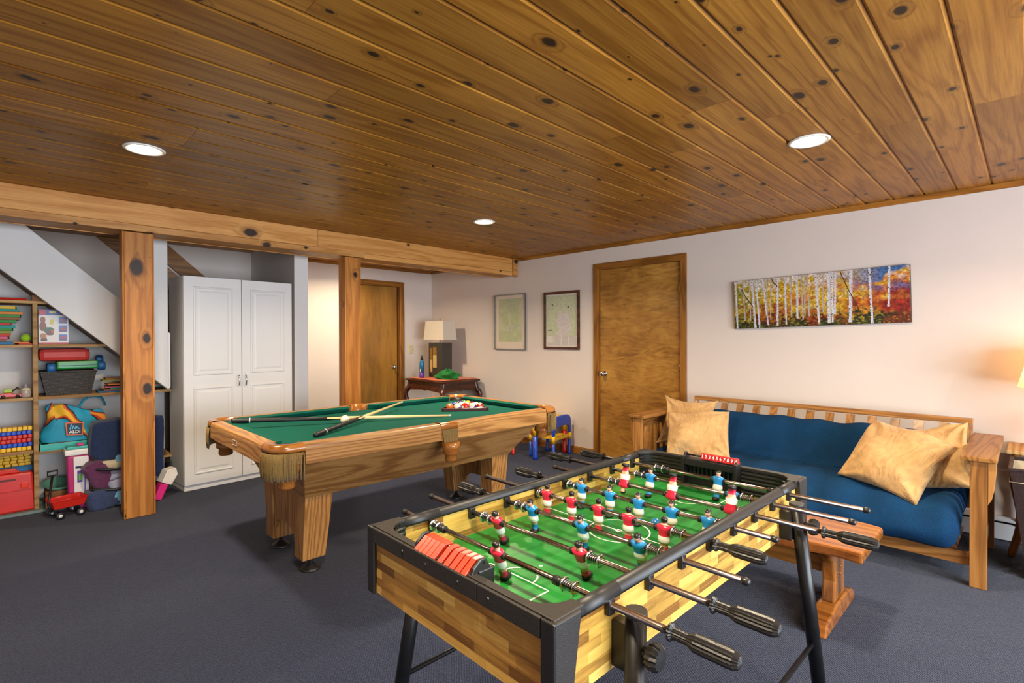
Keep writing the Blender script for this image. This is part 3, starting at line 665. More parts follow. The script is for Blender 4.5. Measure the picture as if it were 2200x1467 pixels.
# corner castings: rounded outer edge, cup-shaped inner cut
def strands(pts, zt, ln, seed, spread):
    """a fringe: a band and hanging twisted cords, one mesh"""
    m_ = MB(); rr = random.Random(seed); n = len(pts)
    for i, (x, y, nx, ny) in enumerate(pts):
        l_ = ln*(1+rr.uniform(-0.06, 0.05)); q = []; 
        sx = (i/(n-1)-0.5)*spread
        dx, dy = -ny*sx, nx*sx
        for k in range(4):
            t = k/3; o_ = 0.004+0.006*math.sin(t*PI)+rr.uniform(-0.001, 0.001)
            q.append((x+nx*o_+dx*t*t, y+ny*o_+dy*t*t, zt-l_*t))
        m_.tube(q, [0.0031, 0.0034, 0.0034, 0.0042], 5, True)
    return m_
def corner(sx, sy):
    c0 = (sx*(LX-cr), sy*(LY-cr)); n = 12; rad = cr
    out = [(c0[0]+sx*rad*math.sin(a)*1.0, c0[1]+sy*rad*math.cos(a)*1.0) for a in [PI/2*i/n for i in range(n+1)]]
    # squarer than a circle
    out = []
    for i in range(n+1):
        a = PI/2*i/n; p = 0.62
        out.append((c0[0]+sx*rad*(math.sin(a)**p), c0[1]+sy*rad*(math.cos(a)**p)))
    # inner mouth: arc about the corner pocket centre
    pc = (sx*(LX-0.105), sy*(LY-0.105)); inn = []
    for i in range(n+1):
        a = PI/2*i/n
        inn.append((pc[0]+sx*0.062*math.cos(PI/2-a)*0.95, pc[1]+sy*0.062*math.cos(a)*0.95))
    inn = [(c0[0], sy*(LY-RW+0.045))]+inn+[(sx*(LX-RW+0.045), c0[1])]
    o2 = [out[0]]+out+[out[-1]]
    def ring(z, k, off):
        px, py = k; return (px, py, z)
    m_ = MB(); m_.sm = False
    nn = len(o2); vs_ = []
    cx_, cy_ = sx*(LX-0.1), sy*(LY-0.1)
    def shrink(p, d):
        v = Vector((p[0]-c0[0], p[1]-c0[1])); l_ = v.length
        v = v*((l_-d)/l_) if l_ > 0 else v; return (c0[0]+v.x, c0[1]+v.y)
    lay = [[(p[0], p[1], ZT-0.052) for p in inn], [(p[0], p[1], ZT+0.004) for p in inn], [shrink(p, 0.018)+(ZT+0.006,) for p in o2], [shrink(p, 0.004)+(ZT-0.002,) for p in o2],
           [(p[0], p[1], ZT-0.012) for p in o2], [shrink(p, -0.003)+(ZT-0.022,) for p in o2], [shrink(p, 0.004)+(ZT-0.034,) for p in o2], [shrink(p, 0.02)+(ZT-0.036,) for p in o2]]
    m_.grid(lambda u, v: lay[int(round(v*7))][int(round(u*(nn-1)))], nn-1, 7, sm=True)
    m_.build('pocket_casting', 'oak_gloss', PT)
    # fringe hangs from the outside of the casting
    pts = []
    ns = 34
    for i in range(ns):
        t = 0.02+0.96*i/(ns-1); k = t*n; a = min(int(k), n-1); f_ = k-a
        p = (out[a][0]*(1-f_)+out[a+1][0]*f_, out[a][1]*(1-f_)+out[a+1][1]*f_)
        tx, ty = out[a+1][0]-out[a][0], out[a+1][1]-out[a][1]; l_ = math.hypot(tx, ty)+1e-9
        nx, ny = ty/l_, -tx/l_
        if nx*sx+ny*sy < 0: nx, ny = -nx, -ny
        pts.append((p[0], p[1], nx, ny))
    st = strands(pts, ZT-0.036, 0.128, int(5+sx*2+sy), 0.0)
    band = MB(); 
    band.grid(lambda u, v: (lambda q: (q[0]+q[2]*0.0045, q[1]+q[3]*0.0045, ZT-0.035-0.014*v))(pts[int(round(u*(ns-1)))]), ns-1, 1)
    b_ = band.build('fringe_band', 'fringe', PT, fix=False)
    tag(st.build('fringe', 'fringe', PT, fix=False), kind='stuff')
    # pocket cup under the casting
    cup = MB(); q = (sx*(LX-0.10), sy*(LY-0.10), 0)
    cup.lathe([(0.066, 0.75), (0.066, 0.66), (0.058, 0.645), (0.052, 0.632), (0.057, 0.622), (0.052, 0.612), (0.04, 0.606), (0.042, 0.575), (0.036, 0.566), (0.0001, 0.562)], q, 'Z', 20)
    cup.build('pocket_cup', 'oak_gloss', PT)
    lin_ = MB(); lin_.lathe([(0.060, ZT-0.012), (0.058, 0.70)], q, 'Z', 20); lin_.build('pocket_lining', 'black_plastic', PT, fix=False)
for sx in (-1, 1):
    for sy in (-1, 1): corner(sx, sy)
def side_pocket(sy):
    m_ = MB(); n = 10; y0 = sy*LY
    o2 = [(-0.062+0.124*i/n, y0+sy*0.004*math.sin(PI*i/n)) for i in range(n+1)]
    inn = [(-0.062+0.124*i/n, y0-sy*(0.07-0.038*math.sin(PI*i/n))) for i in range(n+1)]
    lay = [[p+(ZT-0.05,) for p in inn], [p+(ZT+0.004,) for p in inn], [(p[0], p[1]-sy*0.012, ZT+0.005) for p in o2], [(p[0], p[1]-sy*0.002, ZT-0.004) for p in o2], [(p[0], p[1]+sy*0.002, ZT-0.018) for p in o2], [(p[0], p[1]-sy*0.002, ZT-0.034) for p in o2], [(p[0], p[1]-sy*0.03, ZT-0.036) for p in o2]]
    m_.grid(lambda u, v: lay[int(round(v*6))][int(round(u*n))], n, 6); m_.build('pocket_casting', 'oak_gloss', PT)
    ns = 16; pts = [(-0.054+0.108*i/(ns-1), y0+sy*0.003, 0, sy) for i in range(ns)]
    tag(strands(pts, ZT-0.036, 0.112, 40+sy, 0.03*sy).build('fringe', 'fringe', PT, fix=False), kind='stuff')
    b_ = MB(); b_.box(-0.058, 0.058, y0-0.003 if sy < 0 else y0, y0 if sy < 0 else y0+0.003, ZT-0.05, ZT-0.036); b_.build('fringe_band', 'fringe', PT)
    m_ = MB(); m_.box(-0.0615, 0.0615, min(y0, y0-sy*0.02), max(y0, y0-sy*0.02), 0.69, ZT-0.037); m_.build('pocket_apron', 'oak_x', PT)
    cup = MB(); cup.lathe([(0.054, 0.68), (0.054, 0.645), (0.046, 0.63), (0.05, 0.615), (0.046, 0.606), (0.036, 0.600), (0.038, 0.572), (0.032, 0.564), (0.0001, 0.56)], (0, sy*(LY+0.012), 0), 'Z', 20)
    cup.build('pocket_cup', 'oak_gloss', PT)
side_pocket(-1); side_pocket(1)
# apron corner blocks behind the fringes
for sx in (-1, 1):
    for sy in (-1, 1):
        mb = MB(); a, b = sx*(LX-cr), sx*(LX-0.035); c, d = sy*(LY-cr), sy*(LY-0.035)
        mb.prism([(a, c), (b, c), (b, sy*(LY-0.08)), (sx*(LX-0.08), d), (a, d)], 2, 0.69, ZT-0.055); mb.build('corner_block', 'oak_z', PT)
# sloping skirts
mb_side = []
for sy in (-1, 1):
    t0, t1, b0, b1 = LY-0.05, LY-0.072, LY-0.285, LY-0.305
    xt, xb = LX-0.165, LX-0.265
    mb = MB(); zt, zb = 0.70, 0.435
    o = [(-xb, sy*b0, zb), (xb, sy*b0, zb), (xb, sy*b1, zb), (-xb, sy*b1, zb)]; q = [(-xt, sy*t0, zt), (xt, sy*t0, zt), (xt, sy*t1, zt), (-xt, sy*t1, zt)]
    mb.hexa(o, q); mb.build('skirt', 'oak_x', PT, bevel=0.002)
for sx in (-1, 1):
    mb = MB(); zt, zb = 0.70, 0.435; xt, xb = LX-0.166, LX-0.266; t, b = LY-0.073, LY-0.306
    mb.hexa([(sx*xb, -b, zb), (sx*xb, b, zb), (sx*(xb-0.02), b, zb), (sx*(xb-0.02), -b, zb)], [(sx*xt, -t, zt), (sx*xt, t, zt), (sx*(xt-0.02), t, zt), (sx*(xt-0.02), -t, zt)])
    mb.build('skirt', 'oak_y', PT)
mb = MB(); mb.box(-LX+0.29, LX-0.29, -LY+0.31, LY-0.31, 0.436, 0.45); mb.build('bottom_panel', 'oak_x', PT)
# trestle legs: wide panel with an arched foot, sloping cheeks
for sx in (-1, 1):
    lg = MB(); xo, xi = sx*(LX-0.268), sx*(LX-0.425)
    xo2, xi2 = sx*(LX-0.268), sx*(LX-0.400)
    yt, yb = LY-0.288, LY-0.330
    # outer cheeks (front and back posts of the trestle)
    for sy in (-1, 1):
        ch = MB()
        ch.hexa([(xo2, sy*yb, 0.075), (xi2, sy*yb, 0.075), (xi2, sy*(yb-0.115), 0.075), (xo2, sy*(yb-0.115), 0.075)],
                [(xo, sy*yt, 0.434), (xi, sy*yt, 0.434), (xi, sy*(yt-0.14), 0.434), (xo, sy*(yt-0.14), 0.434)])
        ch.build('leg', 'oak_z', PT, bevel=0.003)
        ft = MB(); fx, fy = sx*(LX-0.335), sy*(yb-0.055)
        ft.lathe([(0.056, 0.001), (0.057, 0.006), (0.05, 0.014), (0.03, 0.026), (0.02, 0.036), (0.012, 0.040), (0.012, 0.074)], (fx, fy, 0), 'Z', 20)
        ft.build('leveller_foot', 'black_plastic', PT)
    web = MB(); n = 10; hw = yt-0.141
    pol = [(-hw, 0.433), (-hw+0.03, 0.15)]+[(-(hw-0.03)*math.cos(PI*i/n), 0.15+0.075*math.sin(PI*i/n)**0.6) for i in range(1, n)]+[(hw-0.03, 0.15), (hw, 0.433)]
    web.prism(pol, 0, sx*(LX-0.275), sx*(LX-0.300)); web.build('leg_panel', 'oak_z', PT)
# small plate on the near end rail
mb = MB(); mb.box(-LX-0.0015, -LX, -0.075, -0.005, 0.724, 0.748); mb.build('name_plate', 'oak_gloss', PT)
mb = MB()
for a, b, c, d in ((-0.077, -0.003, 0.7475, 0.7495), (-0.077, -0.003, 0.7225, 0.7245), (-0.077, -0.075, 0.7225, 0.7495), (-0.005, -0.003, 0.7225, 0.7495)): mb.box(-LX-0.003, -LX, a, b, c, d)
mb.build('plate_glint', 'beige_cloth', PT)  # pale outline stands in for a glint along the plate

# ---------------------------------------------------------------- cues, balls, rack
def cue(p0, p1, lab, z0=0.010, z1=0.010):
    """p0 butt, p1 tip on the cloth"""
    a = Vector((p0[0], p0[1], ZB+z0)); b = Vector((p1[0], p1[1], ZB+z1)); ln = (b-a).length
    d = (b-a).normalized(); rz = math.atan2(d.y, d.x); ry = -math.asin(d.z)
    t = thing('pool_cue', lab, 'pool cue', a, 0, 'pool cues on the table', rot=(0, ry, rz))
    bl = ln*0.40
    m_ = MB(); m_.lathe([(0.0001, 0), (0.012, 0.001), (0.0145, 0.012), (0.0145, 0.02), (0.0142, bl*0.5), (0.0118, bl)], axis='X', seg=14); m_.build('butt', 'ink_black', t)
    m_ = MB(); m_.lathe([(0.01185, bl), (0.0112, bl+0.14), (0.0066, ln-0.02)], axis='X', seg=14); m_.build('shaft', CUEM, t)
    m_ = MB()
    for k in range(4):
        a_ = k*PI/2+0.4; y_, z_ = math.cos(a_), math.sin(a_)
        m_._add([(bl, y_*0.0121-z_*0.006, z_*0.0121+y_*0.006), (bl, y_*0.0121+z_*0.006, z_*0.0121-y_*0.006), (bl+0.12, y_*0.0117, z_*0.0117)], [(0, 1, 2)])
    m_.build('inlay_points', 'ink_black', t, fix=False)
    m_ = MB(); m_.lathe([(0.0067, ln-0.02), (0.0066, ln-0.006)], axis='X', seg=12); m_.build('ferrule', 'ink_white', t, fix=False)
    m_ = MB(); m_.lathe([(0.0064, ln-0.006), (0.0055, ln-0.001), (0.0001, ln)], axis='X', seg=12); m_.build('tip', 'blue_cloth', t)
    m_ = MB(); m_.lathe([(0.0148, 0.10), (0.0148, 0.106)], axis='X', seg=14); m_.build('ring', 'white_plastic', t, fix=False)
CUEM = wood('cue_maple', '#e8cf9a', '#ddbd80', '#c49e5c', 'X', 3, 0.2, coat=0.4, contrast=0.4)
cue((0.965, 3.415), (2.225, 2.868), 'pool cue with cream shaft lying behind the white cue ball', 0.0535, 0.0085)
cue((1.215, 2.800), (2.190, 3.440), 'pool cue crossing over the other one, its tip towards the side pocket', 0.0146, 0.055)
def ball(x, y, mat, name, lab, cat='ball', group=None, rot=(0, 0, 0)):
    m_ = MB(); m_.sphere((0, 0, 0), 0.0286, 28, 16)
    o = m_.build(name, mat, None, (x, y, ZB+0.0288), rot); tag(o, lab, cat, group); return o
M['ivory_ball'] = plain('ivory_ball', '#efe6d2', 0.12, coat=0.5, var=0.01)
ball(1.548, 3.105, 'ivory_ball', 'cue_ball', 'plain ivory white cue ball resting against a cue on the green cloth')
def ballmat(col, stripe):
    m, nt, b = new_mat('ball_'+col.strip('#')+('s' if stripe else ''))
    tc = N(nt, 'ShaderNodeTexCoord'); sp = N(nt, 'ShaderNodeSeparateXYZ'); L(nt, tc.outputs['Object'], sp.inputs[0])
    az = math_n(nt, 'ABSOLUTE', sp.outputs[2])
    # number spots on both sides of the x axis
    r2_ = math_n(nt, 'SQRT', math_n(nt, 'ADD', math_n(nt, 'POWER', sp.outputs[1], 2.0), math_n(nt, 'POWER', sp.outputs[2], 2.0)))
    spot = math_n(nt, 'LESS_THAN', r2_, 0.0085)
    c = C(col)
    if stripe: base = mixc(nt, math_n(nt, 'LESS_THAN', az, 0.0145), '#efe6d2', c)
    else: base = mixc(nt, 0.0, c, c)
    L(nt, mixc(nt, spot, base, '#efe6d2'), b.inputs['Base Color'])
    b.inputs['Roughness'].default_value = 0.1; b.inputs['Coat Weight'].default_value = 0.5; return m
BC = [('yellow', '#e8b020', 0), ('blue', '#1c3a8c', 0), ('red', '#c02018', 0), ('purple', '#4a2a6a', 0), ('orange', '#e06a1a', 0), ('green', '#1c6a3c', 0), ('maroon', '#6a1a1c', 0), ('black', '#151515', 0),
      ('yellow', '#e8b020', 1), ('blue', '#1c3a8c', 1), ('red', '#c02018', 1), ('purple', '#4a2a6a', 1), ('orange', '#e06a1a', 1), ('green', '#1c6a3c', 1), ('maroon', '#6a1a1c', 1)]
# rack triangle: base edge towards the viewer
ra, rb_ = Vector((2.340, 3.100)), Vector((2.590, 2.912))
e1 = (rb_-ra).normalized(); e2 = Vector((-e1.y, e1.x)); e2 = e2 if e2.x > 0 else -e2
mid = (ra+rb_)/2; d_ = 0.0573
order = [4+0, 9, 2, 11, 10, 1, 13, 12, 14, 7, 8, 6, 3, 0, 5]     # front row first
names = {0: 'solid', 1: 'striped'}
rowlab = ['front row', 'second row', 'third row', 'fourth row', 'apex']
cols = ['first from the left', 'second from the left', 'third from the left', 'fourth from the left', 'rightmost']
idx = 0; order[0] = 4
for row in range(5):
    for i in range(5-row):
        off = (i-(4-row)/2)*d_; p = mid+e1*off+e2*(0.036+row*d_*0.866)
        cn, ch, st = BC[order[idx]]
        pos = 'at the apex' if row == 4 else ('in the %s, %s' % (rowlab[row], cols[i] if i < 4-row else 'rightmost'))
        ball(p.x, p.y, ballmat(ch, st), 'pool_ball', '%s %s pool ball %s of the rack' % (names[st], cn, pos), 'ball', 'racked pool balls', (random.uniform(-1, 1), random.uniform(-1, 1), random.uniform(0, 6)))
        idx += 1
def tri_rack():
    # rounded triangle frame
    A_, B_, Cc = mid-e1*0.196-e2*0.010, mid+e1*0.196-e2*0.010, mid+e2*0.326
    def rounded(P, inset):
        cen = (P[0]+P[1]+P[2])/3; out = []
        for i in range(3):
            p, a, b = P[i], P[i-1], P[(i+1) % 3]; da, db = (a-p).normalized(), (b-p).normalized(); r = 0.035
            for k in range(6):
                t = k/5; q1 = p+da*r*(1-t)+db*r*t; q = q1*(1-0.0)+((p-q1)*(0.9*t*(1-t)))
                out.append(q+(cen-q).normalized()*inset)
        return out
    o_ = rounded((A_, B_, Cc), 0.0); i_ = rounded((A_, B_, Cc), 0.012); n = len(o_)
    lay = lambda u, v: [(lambda p, z: (p.x, p.y, z))(q[int(round(u*n)) % n], z) for q, z in ((i_, ZB+0.002), (i_, ZB+0.024), (o_, ZB+0.024), (o_, ZB+0.002))][int(round(v*4)) % 4]
    m_ = MB(); m_.grid(lay, n, 4, cu=True, cv=True, sm=False); return m_
M['rack_wine'] = plain('rack_wine', '#4a1620', 0.3, coat=0.3)
tag(tri_rack().build('ball_rack', 'rack_wine', bevel=0.002), 'dark wine-red triangular rack around the pool balls on the cloth', 'ball rack')
# ================================================================ foosball table
FT = thing('foosball_table', 'foosball table with butcher-block sides and black rails in the foreground', 'foosball table', (1.369, 0.911, 0), math.radians(-0.8))
FL, FW = 0.682, 0.336                        # half length, half width over the black corners
ZR, ZF, ZT2, ZB2 = 0.772, 0.700, 0.808, 0.632  # rod axis, field, rail top, box bottom
PYo, PYi = 0.318, 0.300                      # side panel outer / inner face
PXo = 0.669
# wood-print panels
mb = MB(); mb.box(-FL+0.008, FL-0.008, -PYo, -PYi, ZB2, 0.79); mb.build('side_panel', 'butcher_x', FT)
mb = MB(); mb.box(-FL+0.008, FL-0.008, PYi, PYo, ZB2, 0.79); mb.build('side_panel', 'butcher_x', FT)
mb = MB(); mb.box(-PXo-0.008, -PXo+0.012, -PYi, PYi, ZB2, 0.79); mb.build('end_panel', 'butcher_y', FT)
mb = MB(); mb.box(PXo-0.012, PXo+0.008, -PYi, PYi, ZB2, 0.79); mb.build('end_panel', 'butcher_y', FT)
mb = MB(); mb.box(-PXo+0.012, PXo-0.012, -PYi, PYi, ZB2+0.004, ZB2+0.014); mb.build('bottom_board', 'black_rough', FT)
# field with rounded ends
def rrect(hx, hy, r, n=8):
    out = []
    for cx, cy, a0 in ((hx-r, hy-r, 0), (-hx+r, hy-r, PI/2), (-hx+r, -hy+r, PI), (hx-r, -hy+r, 1.5*PI)):
        for k in range(n+1):
            a = a0+PI/2*k/n; out.append((cx+r*math.cos(a), cy+r*math.sin(a)))
    return out
mb = MB(); mb.prism(rrect(0.6565, PYi-0.0005, 0.066), 2, ZF-0.012, ZF); fd = mb.build('playing_field', 'field', FT)
# white markings printed on the field
def arc(cx, cy, r, a0, a1, wd, n=24, closed=False):
    m_ = MB()
    m_.grid(lambda u, v: (cx+(r+wd*(v-0.5))*math.cos(a0+(a1-a0)*u), cy+(r+wd*(v-0.5))*math.sin(a0+(a1-a0)*u), ZF+0.0006), n, 1); return m_
mk = MB(); z = ZF+0.0006; lw = 0.0022
def seg(x0, y0, x1, y1):
    d = Vector((x1-x0, y1-y0)).normalized(); nx, ny = -d.y*lw, d.x*lw
    return MB()._add([(x0+nx, y0+ny, z), (x0-nx, y0-ny, z), (x1-nx, y1-ny, z), (x1+nx, y1+ny, z)], [(0, 1, 2, 3)])
def mark(m_): m_.build('field_marking', 'ink_white', fd, fix=False)
mark(seg(0, -PYi+0.01, 0, PYi-0.01)); mark(arc(0, 0, 0.095, 0, 2*PI, 0.0044, 40)); 
m_ = MB(); m_.grid(lambda u, v: (0.011*v*math.cos(2*PI*u), 0.011*v*math.sin(2*PI*u), z), 14, 1); mark(m_)
for s in (-1, 1):
    m_ = seg(s*0.445, -0.105, s*0.445, 0.105); mark(m_); mark(seg(s*0.445, -0.105, s*0.60, -0.105)); mark(seg(s*0.445, 0.105, s*0.60, 0.105))
    mark(arc(s*0.445, 0, 0.05, PI/2 if s > 0 else -PI/2, 1.5*PI if s > 0 else PI/2, 0.0044, 20))
    m_ = MB(); m_.grid(lambda u, v: (s*0.36+0.005*v*math.cos(2*PI*u), 0.005*v*math.sin(2*PI*u), z), 10, 1); mark(m_)
# black end frames with ribbed, rounded inside corners
def end_frame(s):
    n = 10; r = 0.065; hy = PYi-0.003; xi = 0.656
    path = [(s*0.591, -hy)]+[(s*(xi-r+r*math.sin(PI/2*k/n)), -hy+r-r*math.cos(PI/2*k/n)) for k in range(n+1)]+[(s*xi, -0.105)]
    path2 = [(x, -y) for x, y in reversed(path)]
    full = path+[(s*xi, 0.0)]+path2
    # ribbed liner
    nz = 26; zs = [ZF+0.002+(ZT2-0.012-ZF)*k/nz for k in range(nz+1)]
    def lin_(u, v):
        i = int(round(u*(len(full)-1))); k = int(round(v*nz)); x, y = full[i]
        a = full[max(i-1, 0)]; b = full[min(i+1, len(full)-1)]; t = Vector((b[0]-a[0], b[1]-a[1])).normalized(); nx, ny = -t.y, t.x
        if nx*s > 0: nx, ny = -nx, -ny
        o = 0.0032 if (k % 4) in (1, 2) else 0.0
        return (x+nx*o, y+ny*o, zs[k])
    m_ = MB(); m_.grid(lin_, len(full)-1, nz, sm=False); m_.build('ribbed_liner', 'black_plastic', FT, fix=False)
    # flat top of the end frame: between liner and outer edge
    out = [(s*0.591, -FW+0.008), (s*(FL-0.006), -FW+0.008), (s*(FL-0.006), FW-0.008), (s*0.591, FW-0.008)]
    poly = [(x, y) for x, y in full]+list(reversed(out))
    m_ = MB(); m_.prism(poly, 2, ZT2-0.012, ZT2-0.002); m_.build('end_frame', 'black_rough', FT, bevel=0.002)
    # black strip along the outside top edge, in three pieces
    for a, b in ((-FW+0.035, -0.125), (-0.123, 0.158), (0.160, FW-0.035)):
        m_ = MB(); m_.box(min(s*(FL-0.004), s*(FL+0.004)), max(s*(FL-0.004), s*(FL+0.004)), a, b, 0.766, ZT2-0.003); m_.build('edge_strip', 'black_rough', FT, bevel=0.002)
    for yy in (-0.16, -0.06, 0.06, 0.16):
        m_ = MB(); m_.lathe([(0.0001, s*(FL+0.0055)), (0.003, s*(FL+0.005)), (0.003, s*FL)], (0, yy, 0.787), 'X', 10); m_.build('screw', 'silver', FT)
    # corner plates: tapered side wing and an end wing
    for sy in (-1, 1):
        m_ = MB(); m_.prism([(s*FL, ZB2-0.004), (s*(FL-0.045), ZB2-0.004), (s*(FL-0.075), ZT2-0.004), (s*FL, ZT2-0.004)], 1, sy*(PYo+0.001), sy*FW)
        m_.build('corner_plate', 'black_rough', FT, bevel=0.003)
        m_ = MB(); m_.box(min(s*(FL-0.004), s*(FL+0.004)), max(s*(FL-0.004), s*(FL+0.004)), min(sy*(FW-0.034), sy*FW), max(sy*(FW-0.034), sy*FW), ZB2-0.004, ZT2-0.003); m_.build('corner_plate', 'black_plastic', FT, bevel=0.003)
end_frame(-1); end_frame(1)
# side rails: half-round black tubes with short sleeves
for sy in (-1, 1):
    y0, y1 = sy*(PYi-0.002), sy*(PYo+0.011)
    m_ = MB(); n = 8; yc = (y0+y1)/2; hw = abs(y1-y0)/2
    pol = [(yc-hw, 0.783)]+[(yc-hw*math.cos(PI*k/n), 0.788+0.017*math.sin(PI*k/n)) for k in range(n+1)]+[(yc+hw, 0.783)]
    m_.sm = True; m_.prism(pol, 0, -0.606, 0.606); m_.build('side_rail', 'black_rail', FT)
    for sx in (-0.53, 0.53):
        m_ = MB(); m_.sm = True; pol2 = [(yc+(p[0]-yc)*1.03, 0.79+(p[1]-0.79)*1.04) for p in pol]; m_.prism(pol2, 0, sx-0.06, sx+0.06); m_.build('rail_sleeve', 'black_rail', FT)
# ------------------------------------------------ the players (one continuous mesh each)
def player(shirt, face):
    """loft of elliptical rings; face = +1 looks along +x; the rod runs through the chest (z = 0) along y"""
    R_ = [  # z, x centre, rx, ry, material above this ring
        (-0.0735, 0.002, 0.0001, 0.0001, 0), (-0.0735, 0.0020, 0.0105, 0.0080, 0), (-0.0650, 0.0020, 0.0105, 0.0080, 0), (-0.0625, 0.0, 0.0068, 0.0072, 1), (-0.0520, 0.0, 0.0070, 0.0078, 1), (-0.0470, 0.0, 0.0066, 0.0078, 2),
        (-0.0380, 0.0, 0.0074, 0.0088, 2), (-0.0345, 0.0, 0.0094, 0.0122, 3), (-0.0250, 0.0, 0.0098, 0.0120, 3), (-0.0170, 0.0, 0.0092, 0.0108, 4), (-0.0100, 0.0, 0.0090, 0.0110, 4),
        (0.0000, 0.0, 0.0104, 0.0140, 4), (0.0070, 0.0, 0.0104, 0.0156, 4), (0.0115, 0.0, 0.0085, 0.0135, 4), (0.0140, 0.0, 0.0058, 0.0070, 5), (0.0165, 0.001, 0.0046, 0.0046, 5), (0.0190, 0.002, 0.0062, 0.0058, 5),
        (0.0225, 0.002, 0.0080, 0.0070, 5), (0.0270, 0.0015, 0.0086, 0.0076, 6), (0.0315, 0.0005, 0.0078, 0.0070, 6), (0.0345, 0.0, 0.0048, 0.0046, 6), (0.0355, 0.0, 0.0001, 0.0001, 6)]
    m_ = MB(); n = 14; k = len(R_)
    def f(u, v):
        z_, xc, rx, ry, _ = R_[int(round(v*(k-1)))]; a = 2*PI*u
        ca, sa = math.cos(a), math.sin(a)
        x = xc+rx*ca
        if 0.019 <= z_ <= 0.024 and ca > 0.95: x += 0.0022      # nose
        if -0.07 < z_ < -0.04: 
            x *= 1.0 if abs(sa) > 0.3 else 0.72                 # gap between the legs
        if z_ <= -0.0645 and ca > 0.3: x += 0.004               # toes
        kb = 1.22 if z_ > 0.016 else 1.5
        return (face*x*(1.22 if z_ > 0.016 else 1.3), ry*sa*kb, z_)
    def mf(i, j):
        mt = R_[j][4]
        if mt == 5 and R_[j][0] >= 0.0185:                      # back of the head is hair
            a = 2*PI*(i+0.5)/n
            if math.cos(a) < 0.15: return 6
        return mt
    m_.grid(f, n, k-1, cu=True, matfn=mf)
    me = m_.mesh('player'); 
    bm = bmesh.new(); bm.from_mesh(me); bmesh.ops.recalc_face_normals(bm, faces=bm.faces); bm.to_mesh(me); bm.free()
    for q in ('ink_black', shirt, 'skin', 'ink_white', shirt, 'skin', 'hair'): me.materials.append(M[q])
    return me
M['rod_steel'] = plain('rod_steel', '#a3958a', 0.2, 1.0, var=0.12, scale=30)
M['skin'] = plain('skin', '#d9a487', 0.4); M['hair'] = plain('hair', '#1a1614', 0.35)
M['team_red'] = plain('team_red', '#d02843', 0.28); M['team_blue'] = plain('team_blue', '#2488cc', 0.28)
me_red = player('team_red', 1); me_blue = player('team_blue', -1)
def handle_mesh(short):
    m_ = MB()
    m_.lathe([(0.0165, 0.0), (0.0165, -0.005), (0.0110, -0.008), (0.0105, -0.036), (0.0125, -0.040), (0.0165, -0.050), (0.0172, -0.075), (0.0168, -0.085), (0.0172, -0.105), (0.0160, -0.118), (0.0110, -0.127), (0.0001, -0.130)], (0, 0, 0), 'Y', 32, sm=False, ribs=0.13)
    return m_
hm = handle_mesh(False).mesh('handle'); hm.materials.append(M['black_plastic'])
cm = MB(); cm.lathe([(0.0074, 0.0), (0.0088, -0.004), (0.0088, -0.014), (0.006, -0.018), (0.0001, -0.019)], (0, 0, 0), 'Y', 14); cap_me = cm.mesh('end_cap'); cap_me.materials.append(M['black_plastic'])
wm = MB(); wm.lathe([(0.0075, -0.0018), (0.0155, -0.0018), (0.0165, 0.0), (0.0155, 0.0018), (0.0075, 0.0018)], (0, 0, 0), 'Y', 20); wash_me = wm.mesh('washer'); wash_me.materials.append(M['chrome'])
def helix(length, turns, r, wr):
    m_ = MB(); n = turns*12; m_.tube([(r*math.cos(2*PI*turns*i/n), length*i/n, r*math.sin(2*PI*turns*i/n)) for i in range(n+1)], wr, 5); return m_
spr_me = helix(0.030, 5, 0.0102, 0.0013).mesh('spring'); spr_me.materials.append(M['silver'])
st_ = MB(); st_.lathe([(0.0074, -0.012), (0.0105, -0.012), (0.0108, 0.012), (0.0074, 0.012)], (0, 0, 0), 'Y', 14); stop_me = st_.mesh('stop_collar'); stop_me.materials.append(M['black_plastic'])
hb = MB(); hb.lathe([(0.0072, -0.0045), (0.0092, -0.0045), (0.0092, 0.0045), (0.0072, 0.0045)], (0, 0, 0), 'Y', 12); hub_me = hb.mesh('shoulder_hub'); hub_me.materials.append(M['ink_black'])
bx_ = MB(); bx_.cbox(-0.011, 0.011, -0.006, 0.006, -0.020, 0.014, 0.003); bus_me = bx_.mesh('bushing'); bus_me.materials.append(M['black_plastic'])
RX = [-0.504+0.1478*k for k in range(8)]
# near end (y of the outer end on the right), far end, handle side (-1 right, 1 left), tilt about the rod (deg), player positions, springs: (side, offset from last player)
RODS = [
    (-0.462, 0.433, -1, 0, 18, [0.011], [0.258, -0.205]),
    (-0.474, 0.506, -1, 0, 20, [0.177, -0.130], [0.206, -0.160]),
    (-0.472, 0.420, 1, 1, 14, [0.179, -0.018, -0.205], [0.212, -0.236]),
    (-0.345, 0.560, -1, 0, 0, [0.250, 0.142, 0.034, -0.075, -0.192], [0.276, -0.220]),
    (-0.430, 0.430, 1, 1, 0, [0.217, 0.095, -0.017, -0.134, -0.250], [0.244, -0.276]),
    (-0.512, 0.470, -1, 0, 168, [0.138, -0.052, -0.252], [0.168, -0.278]),
    (-0.540, 0.520, 1, 1, -12, [0.118, -0.197], [0.150, -0.228]),
    (-0.545, 0.450, 1, 1, -14, [-0.080], [0.150, -0.285])]
